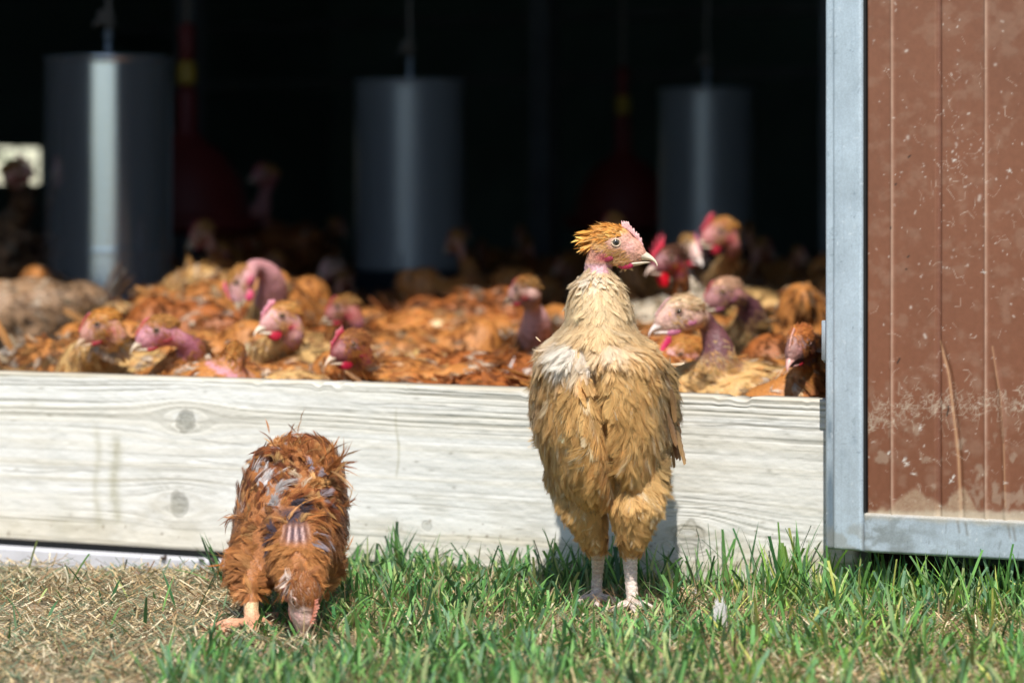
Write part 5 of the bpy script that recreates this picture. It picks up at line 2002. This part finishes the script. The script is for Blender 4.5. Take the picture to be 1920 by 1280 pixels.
# ------------------------------------------------------------------ the rusty pecking hen
def hero_rust():
    r = np.random.default_rng(15)
    BY = 3.86
    k = BY / F
    gx, gy = P(505, 1190, 3.76)[:2]
    base = np.array([gx, gy, float(gz(gx, gy))])
    e = empty('chicken', base, 'rusty ruffled hen bending down to peck in the grass, bare patches on its back', 'chicken')
    X = lambda px: (px - 960) * k
    Z = lambda py: EYE - (py - HZ) * k
    rows = [(838, 516, 578, 3.985, 4.03), (848, 490, 600, 3.95, 4.06), (870, 464, 618, 3.92, 4.075), (905, 446, 631, 3.885, 4.08), (950, 433, 641, 3.85, 4.075),
            (1000, 427, 643, 3.815, 4.06), (1040, 428, 637, 3.80, 4.04), (1070, 444, 620, 3.80, 4.01), (1092, 474, 597, 3.82, 3.97), (1104, 508, 570, 3.86, 3.93)]
    sl = [(Z(a), X(b_), X(c), d, f) for a, b_, c, d, f in rows]

    def groove(x, y, z, sn):
        if sn > -.2:
            return 0
        return .007 * math.exp(-((x - X(538)) / .007) ** 2) * float(sstep(Z(1010), Z(960), z))
    V, T = loft(sl, 64, groove, 6)
    a = Acc().add(V, T)
    # neck and head
    nk = [P(552, 985, 3.86), P(557, 1030, 3.80), P(562, 1062, 3.755), P(567, 1092, 3.725)]
    a.chain(nk, [.036, .033, .027, .017], .3, (20, 12))
    C = P(570, 1115, 3.690)
    Fm = frame_of((.20, -.16, -1.0), (.62, -.80, .05))
    hs = .98
    head_prims(a, C, Fm, hs)
    # legs
    hipL, hipR = P(478, 1045, 3.86), P(590, 1045, 3.90)
    kL = P(470, 1105, 3.79)
    footL, footR = P(472, 1180, 3.765), P(560, 1165, 3.86)
    footL[2] = float(gz(footL[0], footL[1])) + .007
    footR[2] = float(gz(footR[0], footR[1])) + .007
    a.chain([hipL, P(468, 1078, 3.82), kL], [.027, .021, .0095], .3, (16, 10))
    a.chain([kL, (kL + footL) / 2, footL], [.0095, .0085, .0085], .3, (16, 10))
    kR = P(580, 1110, 3.88)
    a.chain([hipR, kR], [.033, .012], .3, (16, 10))
    a.chain([kR, footR], [.009, .0085], .3, (16, 10))
    for f_, gs in ((footL, ((-2.75, .050), (-2.15, .050), (-1.45, .045), (.6, .022))), (footR, ((-3.0, .062), (-2.5, .05), (-1.4, .045), (1.2, .02)))):
        for g, L in gs:
            d = np.array([math.cos(g), math.sin(g), 0])
            m1 = f_ + d * L * .5 + [0, 0, .003]
            m2 = f_ + d * L + [0, 0, -.002]
            a.chain([f_, m1, m2], [.0068, .0056, .0042], .4, (10, 8))
            a.chain([m2, m2 + d * .012 + [0, 0, -.004]], [.0028, .001], .4, (8, 6))
    me = union(a, .0023, 5)
    V = coords(me)
    col = np.tile(np.array([.36, .14, .045]), (len(V), 1))
    o = dict(face=(.76, .52, .44), crown=(.36, .13, .04), cheek=(.62, .40, .30), wattcol=(.55, .22, .18), combcol=(.70, .24, .15), comb=6.0, spikes=8, wattle=1.5,
             beak=(.62, .36, .30), iris=(.2, .1, .05), lid=(.6, .42, .34), seed=9, cfront=15, ctop=-3, crestpal=[(.48, .19, .06, 1), (.56, .25, .09, .8), (.36, .13, .04, .5)], cl=.6)
    nkp = np.array(nk)
    # bare striped skin at the base of the neck
    px_ = V[:, 0] / V[:, 1] * F + 960
    py_ = HZ + (EYE - V[:, 2]) / V[:, 1] * F
    frontf = V[:, 1] < 3.86
    m = np.exp(-((px_ - 555) / 24) ** 4 - ((py_ - 1000) / 18) ** 4) * frontf
    stripes = (.5 + .5 * np.cos((px_ - 555) * .52 + (px_ - 555) * (py_ - 995) * -.005)) ** 2.2
    sk = np.array([.66, .44, .40])[None] * stripes[:, None] ** 1 + np.array([.09, .05, .06])[None] * (1 - stripes[:, None])
    col = col * (1 - m[:, None]) + sk * m[:, None]
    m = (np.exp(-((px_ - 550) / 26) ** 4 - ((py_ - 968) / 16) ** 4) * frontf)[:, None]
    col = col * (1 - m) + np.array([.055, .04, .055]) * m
    m = (np.exp(-((px_ - 508) / 18) ** 4 - ((py_ - 925) / 26) ** 4) * frontf)[:, None]
    col = col * (1 - m) + np.array([.42, .36, .36]) * m
    q = (V - C) @ Fm / (.001 * hs)
    inh = ((q[:, 0] > -20) & (q[:, 0] < 45) & (abs(q[:, 1]) < 20) & (q[:, 2] > -30) & (q[:, 2] < 28))[:, None]
    col = np.where(inh, head_color(V, C, Fm, hs, o), col)
    leg = (V[:, 2] < Z(1112))[:, None] & ~inh & (V[:, 1] > 3.70)[:, None] & ((px_ < 500) | (py_ > 1125))[:, None]
    sc_ = (.5 + .5 * np.sin(V[:, 2] * 1100))[:, None]
    lc = np.array([.72, .52, .28]) * (1 - .25 * sc_) + np.array([.6, .34, .2]) * .25 * sc_
    toe = sstep(.035, .008, V[:, 2] - base[2])[:, None]
    lc = lc * (1 - toe) + np.array([.68, .33, .20]) * toe
    col = np.where(leg, lc, col)
    paint(me, col)
    me.materials.append(M['skin'])
    coat = Coat()

    def wgt(p, n_):
        w_ = np.ones(len(p))
        X_ = p[:, 0] / p[:, 1] * F + 960
        Y_ = HZ + (EYE - p[:, 2]) / p[:, 1] * F
        q = (p - C) @ Fm / (.001 * hs)
        w_[(q[:, 0] > -14) & (q[:, 0] < 50) & (abs(q[:, 1]) < 22) & (q[:, 2] > -32) & (q[:, 2] < 30)] = 0
        fr = p[:, 1] < 3.87
        w_[(np.exp(-((X_ - 555) / 20) ** 4 - ((Y_ - 1000) / 16) ** 4) > .4) & fr] = 0.0
        w_[(np.exp(-((X_ - 551) / 22) ** 4 - ((Y_ - 968) / 16) ** 4) > .5) & fr] = .12
        w_[(np.exp(-((X_ - 508) / 13) ** 4 - ((Y_ - 930) / 18) ** 4) > .5) & fr] = .35
        w_[(Y_ > 1120) & (X_ < 510)] = 0
        w_[p[:, 2] < Z(1117)] = 0
        w_[n_[:, 1] > .5] *= .3
        return w_
    n = 15000
    Pt, Nn = sample_surface(me, n, r, wgt)
    x = Pt[:, 0] / Pt[:, 1] * F + 960
    y = HZ + (EYE - Pt[:, 2]) / Pt[:, 1] * F
    fl = np.zeros((n, 3))
    fl[:, 1] = 1.0
    up_ = sstep(1000, 930, y)
    fl[:, 2] = .9 * up_ - .55 * (1 - up_)
    fl[:, 0] = (x - 540) / 110 * (1.2 - .3 * up_)
    sw = (fbm(x * .022 + 3, y * .022, 3, 12) - .5) * 3.6
    fx, fzz = fl[:, 0].copy(), fl[:, 2].copy()
    fl[:, 0] = fx * np.cos(sw) - fzz * np.sin(sw)
    fl[:, 2] = fx * np.sin(sw) + fzz * np.cos(sw)
    nkm = (np.linalg.norm(Pt[:, None] - nkp[None], axis=2).min(1) < .040) & (Pt[:, 1] < 3.815) & (y > 1008)
    fl[nkm] = np.column_stack([(x[nkm] - 560) / 60, np.zeros(nkm.sum()), np.full(nkm.sum(), -1.0)])
    L = r.uniform(.015, .028, n)
    L[nkm] *= .85
    W = L * r.uniform(.30, .55, n)
    cc = pal([(.36, .12, .035, 1.2), (.50, .20, .055, 1), (.20, .055, .018, .9), (.66, .36, .14, .5)], n, r, .22)
    cc[nkm] = cc[nkm] * .35 + np.array([.66, .30, .09]) * .65
    cl = fbm(x * .03, y * .03, 3, 5)
    cc = cc * (.35 + 1.25 * cl)[:, None]
    lo = sstep(950, 1020, y)[:, None] * .5
    cc = cc * (1 - lo) + np.array([.52, .23, .07]) * lo
    pats = [(490, 900, 20, 20, (.84, .78, .76), .95), (510, 935, 16, 22, (.52, .47, .45), .9), (445, 965, 10, 20, (.70, .5, .4), .5), (560, 905, 14, 12, (.72, .55, .38), .6), (588, 885, 13, 10, (.40, .34, .38), .8),
            (528, 842, 10, 8, (.58, .50, .50), .7), (600, 930, 10, 8, (.42, .34, .36), .7), (590, 1005, 16, 14, (.42, .36, .40), .8), (510, 1005, 14, 16, (.10, .07, .09), .7), (552, 962, 26, 16, (.07, .05, .06), .8), (425, 1040, 9, 16, (.72, .50, .36), .7), (548, 1078, 8, 16, (.85, .68, .58), .8)]
    for a_, b_, ra, rb, c_, p_ in pats:
        m = (((x - a_) / ra) ** 2 + ((y - b_) / rb) ** 2 < r.uniform(.4, 1.5, n)) & (r.random(n) < p_) & (Pt[:, 1] < 3.95)
        cc[m] = np.array(c_) * r.uniform(.85, 1.1, (m.sum(), 1))
    lift = np.abs(r.normal(size=n)) * .10 + .05
    curl = np.abs(r.normal(size=n)) * .42 + .25
    wild = r.random(n) < .10
    lift[wild] += .25
    lift[nkm] = lift[nkm] * .5 + .06
    curl[nkm] *= .6
    isf = r.random(n) < .9
    for mask, tm, wf in ((~isf, TV_HERO, 1.0), (isf, TF_HERO, 1.6)):
        coat.add(Pt[mask] - Nn[mask] * .0015, Nn[mask], fl[mask], L[mask], W[mask] * wf, lift[mask], curl[mask], cc[mask] * .72, np.clip(cc[mask] * 1.15 + .01, 0, 1), tm, r, jit=.26, sidec=.30)
    # tousled tufts breaking the outline
    tufts = [(624, 875, (.85, .2, .8), 26, .034), (648, 938, (.9, .1, .35), 10, .022), (520, 830, (-.7, 0, .7), 14, .022), (575, 828, (.1, 0, 1), 12, .020), (548, 826, (-.1, 0, 1), 8, .014), (646, 1005, (.8, .3, .4), 6, .02), (432, 960, (-.8, .2, -.3), 12, .018), (418, 1040, (-.6, .1, -.6), 16, .022)]
    for a_, b_, d, m_, L_ in tufts:
        p0 = P(a_ - 8 * np.sign(a_ - 540), b_ + 5, 3.90)
        Pq = p0 + r.normal(size=(m_, 3)) * .006
        dd = nrm(np.array(d, float) + r.normal(size=(m_, 3)) * .35)
        nn = nrm(np.cross(dd, r.normal(size=(m_, 3)) * .4 + np.array([1, 0, 0])))
        cq = pal([(.46, .18, .05, 1), (.34, .11, .03, 1), (.6, .34, .14, .5)], m_, r)
        coat.add(Pq, nn, dd, r.uniform(.6, 1.0, m_) * L_, r.uniform(.2, .3, m_) * L_, r.uniform(-.2, .2, m_), r.normal(size=m_) * .9, cq * .8, np.clip(cq * 1.2, 0, 1), TF_HERO, r, jit=.4, sidec=.6)
    # orange curls above the bare skin
    m_ = 60
    Pq = np.array([P(r.normal(548, 16), r.uniform(930, 952), 3.845) for _ in range(m_)])
    dd = np.column_stack([r.normal(size=m_) * .5, np.full(m_, -.3), np.full(m_, -1.0)])
    cq = pal([(.56, .26, .07, 1), (.44, .17, .04, 1)], m_, r)
    coat.add(Pq, np.tile([0, -1.0, .2], (m_, 1)), dd, r.uniform(.012, .02, m_), r.uniform(.0025, .005, m_), r.uniform(.0, .5, m_), r.normal(size=m_) * .8, cq * .8, np.clip(cq * 1.3, 0, 1), TV_HERO, r, jit=.4)
    crest(coat, C, Fm, hs, o, r, 900, TF_HERO, .007, .012)

    def fz(p, n_):
        q = (p - C) @ Fm / (.001 * hs)
        x_, z_ = q[:, 0], q[:, 2]
        hd_ = (x_ > -20) & (x_ < 30) & (np.abs(q[:, 1]) < 20) & (z_ > -30) & (z_ < 26)
        return np.where(hd_, (.05 + (z_ > 0) * .6) * (x_ < 14) * (((x_ - 5) / 7) ** 2 + ((z_ - 1) / 6) ** 2 > 1), 0)
    nb = 1100
    Pf, Nf = sample_surface(me, nb, r, fz)
    cf = pal([(.40, .15, .05, 1), (.50, .22, .08, 1), (.62, .40, .28, .4)], nb, r, .15)
    coat.add(Pf + Nf * .0004, Nf, np.tile(-Fm[:, 0], (nb, 1)), r.uniform(.005, .009, nb), r.uniform(.002, .0035, nb), r.uniform(.05, .3, nb), r.uniform(0, .5, nb), cf * .85, cf * 1.05, TF_HERO, r, jit=.35)
    inv = __import__('mathutils').Matrix.Translation(-Vector(base))
    me.transform(inv)
    bo = bpy.data.objects.new('body', me)
    COL.objects.link(bo)
    bo.parent = e
    coat.build('plumage', e, base)
    head_parts(e, base, C, Fm, hs, o, True)


hero_rust()


# ------------------------------------------------------------------ grass, straw, small litter
def blades(n, pos, L, W, az_, lean, bend, col0, col1, seg=5, cut=None, twist=None, zoff=0.0):
    """ribbon blades: arrays for one mesh"""
    u = np.linspace(0, 1, seg + 1)
    d = np.column_stack([np.cos(az_), np.sin(az_)])
    th = lean[:, None] + bend[:, None] * u[None]        # angle from vertical
    th = np.clip(th, -.2, 1.62)
    dl = L[:, None] / seg
    hx = np.cumsum(np.concatenate([np.zeros((n, 1)), (np.sin(th) * dl)[:, :-1]], 1), 1)
    hz = np.cumsum(np.concatenate([np.zeros((n, 1)), (np.cos(th) * dl)[:, :-1]], 1), 1)
    cx = pos[:, 0][:, None] + hx * d[:, :1]
    cy = pos[:, 1][:, None] + hx * d[:, 1:]
    cz = pos[:, 2][:, None] + hz
    prof = np.minimum(1, .55 + 1.6 * u)[None] * (1 - np.clip((u[None] - .45) / .55, 0, 1) ** 1.6 * (1 - (cut[:, None] if cut is not None else 0) * .8)) + .03
    tw = (twist if twist is not None else np.zeros(n))[:, None] * u[None]
    pa = az_[:, None] + math.pi / 2 + tw
    wx = np.cos(pa) * W[:, None] * prof * .5
    wy = np.sin(pa) * W[:, None] * prof * .5
    A = np.stack([cx - wx, cy - wy, cz], -1)
    B = np.stack([cx + wx, cy + wy, cz], -1)
    mid = np.stack([cx, cy, cz - W[:, None] * .18 * prof], -1)
    V = np.stack([A, mid, B], 2).reshape(-1, 3)
    nv = (seg + 1) * 3
    T = []
    for i in range(seg):
        for j in range(2):
            q = i * 3 + j
            T.append((q, q + 3, q + 4, q + 1))
    T = np.array(T)
    TT = (T[None] + (np.arange(n) * nv)[:, None, None]).reshape(-1, 4)
    f = u[None, :, None, None]
    C = col0[:, None, None, :] * (1 - f) + col1[:, None, None, :] * f
    C = np.broadcast_to(C, (n, seg + 1, 3, 3)).reshape(-1, 3)
    U = np.stack([np.broadcast_to(u[None, :, None] * 3, (n, seg + 1, 3)) + rng.random((n, 1, 1)) * 30, np.broadcast_to(np.array([0, .5, 1.])[None, None], (n, seg + 1, 3))], -1).reshape(-1, 2)
    return V, TT, C, U


def grass_density(px, py, X, Y):
    """turf on the right and in front; trampled soil on the left"""
    lim = np.interp(py, [1080, 1130, 1200, 1280], [600, 540, 430, 330])
    bare = sstep(lim + 30, lim - 50, px + 90 * (fbm(X * 12, Y * 12, 2, 3) - .5))
    d = (1 - bare) * (.25 + .95 * sstep(.42, .58, fbm(X * 14, Y * 14, 3, 15)))
    thin = sstep(1400, 1700, px) * sstep(1120, 1200, py) * .45
    d = d * (1 - thin)
    d = np.maximum(d, bare * .012)
    s_, t_ = to_st(X, Y)
    d = np.maximum(d, .95 * sstep(.36, .44, s_) * sstep(-.22, -.16, t_))
    return d


def scatter(n, X0, X1, Y0, Y1, dens, r):
    out = []
    tot = 0
    while tot < n:
        X = r.uniform(X0, X1, n * 3)
        Y = r.uniform(Y0, Y1, n * 3)
        s_, t_ = to_st(X, Y)
        px = 960 + X / Y * F
        py = HZ + (EYE - gz(X, Y)) / Y * F
        k = (t_ < np.where(s_ < -.3, -.045, -.02)) & (r.random(n * 3) < dens(px, py, X, Y))
        out.append(np.column_stack([X[k], Y[k]]))
        tot += k.sum()
    P_ = np.vstack(out)[:n]
    return np.column_stack([P_, gz(P_[:, 0], P_[:, 1])])


def build_grass():
    r = np.random.default_rng(21)
    n = 17500
    pos = scatter(n, -.85, 1.05, 2.75, 4.45, grass_density, r)
    px = 960 + pos[:, 0] / pos[:, 1] * F
    tuft = fbm(pos[:, 0] * 25, pos[:, 1] * 25, 2, 2)
    L = r.uniform(.020, .052, n) * (.65 + .75 * tuft)
    s_, t_ = to_st(pos[:, 0], pos[:, 1])
    tall = sstep(-.20, -.06, t_) * sstep(.0, .25, s_)
    L = L * (1 + .7 * tall)
    nearfeet = np.exp(-((px - 1150) / 75) ** 4) * sstep(3.72, 3.84, pos[:, 1]) * sstep(4.12, 4.05, pos[:, 1])
    nearhead = np.exp(-((px - 530) / 95) ** 4) * sstep(3.3, 3.45, pos[:, 1]) * sstep(3.80, 3.76, pos[:, 1])
    L = L * (1 - .62 * nearfeet) * (1 - .55 * nearhead)
    W = r.uniform(.0018, .0050, n)
    az_ = r.uniform(0, 2 * math.pi, n)
    lean = np.abs(r.normal(size=n)) * .75 + .15
    lean = lean * (1 - .6 * tall)
    bend = np.abs(r.normal(size=n)) * .7
    bend = bend * (1 - .5 * tall)
    g = 1.2 * np.array([[.075, .20, .050], [.035, .115, .040], [.12, .27, .070], [.095, .19, .10], [.24, .31, .12]])
    c = g[r.choice(5, n, p=[.25, .18, .25, .17, .15])] * r.uniform(.6, 1.6, (n, 1))
    warm = (px > 1350)[:, None] & (r.random((n, 1)) < .4)
    c = np.where(warm, c * np.array([1.5, 1.25, .85]), c)
    cut = (r.random(n) < .35) * 1.0
    V, T, C, U = blades(n, pos, L, W, az_, lean, bend, c * np.array([1.25, 1.05, .9]), c, 5, cut, r.normal(size=n) * .9)
    o = mesh_obj('grass', V, T, M['grass'], None, C, U, True)
    tag(o, 'thick green grass growing in front of the plank and door', 'grass', kind='stuff')
    # bigger individual blades along the plank foot and a few in the soil at the left
    spec = [(100, 1262, 110, -.9, .0), (185, 1235, 95, .25, .1), (198, 1240, 60, .5, -.2), (160, 1275, 70, -.3, .4), (130, 1270, 45, .2, .2), (580, 1190, 75, .02, 0), (565, 1180, 60, -.7, -.2), (440, 1255, 50, .2, .3), (330, 1268, 60, .4, .2), (420, 1270, 55, -.3, .3)]
    V_, T_, C_, U_, off = [], [], [], [], 0
    pos, L, ln, az2, bd = [], [], [], [], []
    for a_, b_, h, l_, bb in spec:
        Y = (EYE + .006) * F / (b_ - HZ)
        pos.append(P(a_, b_, Y)); L.append(h * Y / F); ln.append(abs(l_)); az2.append(0 if l_ > 0 else math.pi); bd.append(abs(bb))
    # fans of long leaves behind the pecking hen's leg
    for a_, b_, m_ in ((430, 1125, 22), (625, 1085, 16), (1480, 1060, 14), (1560, 1065, 18), (1620, 1080, 14), (1060, 1060, 8), (880, 1075, 10), (1290, 1060, 10), (1860, 1100, 12), (740, 1095, 14), (1700, 1085, 14), (1780, 1090, 12), (1900, 1090, 14), (1520, 1050, 16), (1590, 1050, 12)):
        Y = (EYE + .02) * F / (b_ - HZ)
        for q in range(m_):
            pos.append(P(a_ + r.normal() * 14, b_ + r.normal() * 4, Y)); L.append(r.uniform(.04, .08)); ln.append(r.uniform(.1, 1.1) if a_ < 700 else r.uniform(0, .45)); az2.append((math.pi if r.random() < .75 else 0) + r.normal() * .4 if a_ < 700 else r.uniform(0, 6.28)); bd.append(r.uniform(0, .5))
    n = len(pos)
    pos = np.array(pos)
    pos[:, 2] = gz(pos[:, 0], pos[:, 1])
    c = g[r.choice(4, n)] * r.uniform(.7, 1.2, (n, 1))
    V, T, C, U = blades(n, pos, np.array(L), r.uniform(.0035, .0055, n), np.array(az2), np.array(ln), np.array(bd), c, c, 6, (r.random(n) < .3) * 1.0, r.normal(size=n) * .4)
    o = mesh_obj('grass_blades', V, T, M['grass'], None, C, U, True)
    tag(o, 'longer broad grass leaves standing in tufts along the foot of the plank', 'grass', kind='stuff')


build_grass()


def build_straw():
    r = np.random.default_rng(31)

    def dens(px, py, X, Y):
        d = .28 + .6 * sstep(640, 430, px) + .45 * sstep(1250, 1500, px)
        return np.clip(d * (.4 + sstep(.35, .6, fbm(X * 18, Y * 18, 2, 25))), 0, 1)
    n = 42000
    pos = scatter(n, -.8, .95, 2.95, 4.45, dens, r)
    px = 960 + pos[:, 0] / pos[:, 1] * F
    pos[:, 2] += r.uniform(0.0005, .008, n)
    L = r.uniform(.008, .034, n)
    W = r.uniform(.0008, .0026, n)
    lean = r.uniform(1.05, 1.6, n)
    bend = r.normal(size=n) * .25
    tan = np.array([[.46, .36, .20], [.36, .25, .13], [.58, .50, .34], [.22, .13, .07], [.10, .14, .085], [.15, .20, .12]])
    left = px < 640
    k = np.where(left, r.choice(6, n, p=[.22, .14, .2, .12, .18, .14]), r.choice(6, n, p=[.36, .26, .16, .16, .03, .03]))
    c = tan[k] * r.uniform(.85, 1.8, (n, 1))
    V, T, C, U = blades(n, pos, L, W, r.uniform(0, 6.28, n), lean, bend, c, c, 3, np.ones(n), r.normal(size=n) * 1.6)
    o = mesh_obj('straw_litter', V, T, M['straw'], None, C, U, True)
    tag(o, 'dry straw and cut grass clippings strewn over the trodden soil', 'straw', kind='stuff')
    # curly dead stems in the turf
    n = 6500
    pos = scatter(n, -.5, 1.0, 2.9, 4.35, lambda px, py, X, Y: (px > 560) * (.2 + .8 * sstep(.4, .6, fbm(X * 14 + 7, Y * 14, 2, 18))), r)
    c = tan[r.choice(4, n, p=[.35, .3, .15, .2])] * r.uniform(.7, 1.2, (n, 1))
    V, T, C, U = blades(n, pos, r.uniform(.015, .05, n), r.uniform(.0008, .002, n), r.uniform(0, 6.28, n), r.uniform(.2, 1.3, n), r.uniform(-.5, 1.6, n), c, c, 5, np.zeros(n), r.normal(size=n) * 2.0)
    o = mesh_obj('dead_grass', V, T, M['straw'], None, C, U, True)
    tag(o, 'curled brown dead grass stems tangled low among the green blades', 'grass', kind='stuff')


build_straw()


def strip(name, pts, w_, col, label, cat):
    pts = np.array(pts, float)
    tt = np.linspace(0, 1, len(pts))
    t2 = np.linspace(0, 1, 16)
    Q = np.column_stack([np.interp(t2, tt, pts[:, i]) for i in range(3)])
    for _ in range(2):
        Q[1:-1] = (Q[:-2] + 2 * Q[1:-1] + Q[2:]) / 4
    a = Acc().tube(Q, w_, 6, col)
    V, T = a.arr()
    o = mesh_obj(name, V, T, M['straw'], None, np.vstack(a.C), np.zeros((len(V), 2)), True, Q[0])
    o.location = Q[0]
    tag(o, label, cat)


strip('straw_stem', [P(115, 1120, 4.18), P(127, 1095, 4.18), P(127, 1080, 4.18), P(121, 1062, 4.18)], .0014, (.66, .60, .44), 'pale bent straw stem standing up from the soil at the far left', 'straw')
strip('straw_stem', [P(1020, 1228, 3.56), P(1032, 1200, 3.56), P(1038, 1170, 3.56)], .0011, (.66, .58, .40), 'pale straw stem leaning in the grass in front of the buff hen', 'straw')


# a lost white feather lying in the grass
def lost_feather():
    r = np.random.default_rng(3)
    p = P(1350, 1192, 3.72)
    base = p
    V, T, UV = tmpl_vane(10, 40, 5)
    d = nrm(np.array([.10, -.1, 1.0])); nn = nrm(np.array([.45, -.85, .2])); bb = np.cross(nn, d)
    L_, W_ = .040, .020
    Q = p + V[:, :1] * L_ * d + V[:, 1:2] * W_ * bb * 1.0 + (V[:, 2:3] * W_ - .2 * V[:, :1] ** 2 * L_) * nn
    o = mesh_obj('feather', Q, T, M['feather'], None, np.tile([.74, .72, .70], (len(Q), 1)), UV, True, base)
    o.location = base
    tag(o, 'single white downy feather caught in the grass right of the buff hen', 'feather')


lost_feather()
for o in scene.objects:
    if o.parent is None and o.type == 'MESH' and 'kind' not in o and 'category' not in o:
        print('UNTAGGED', o.name)
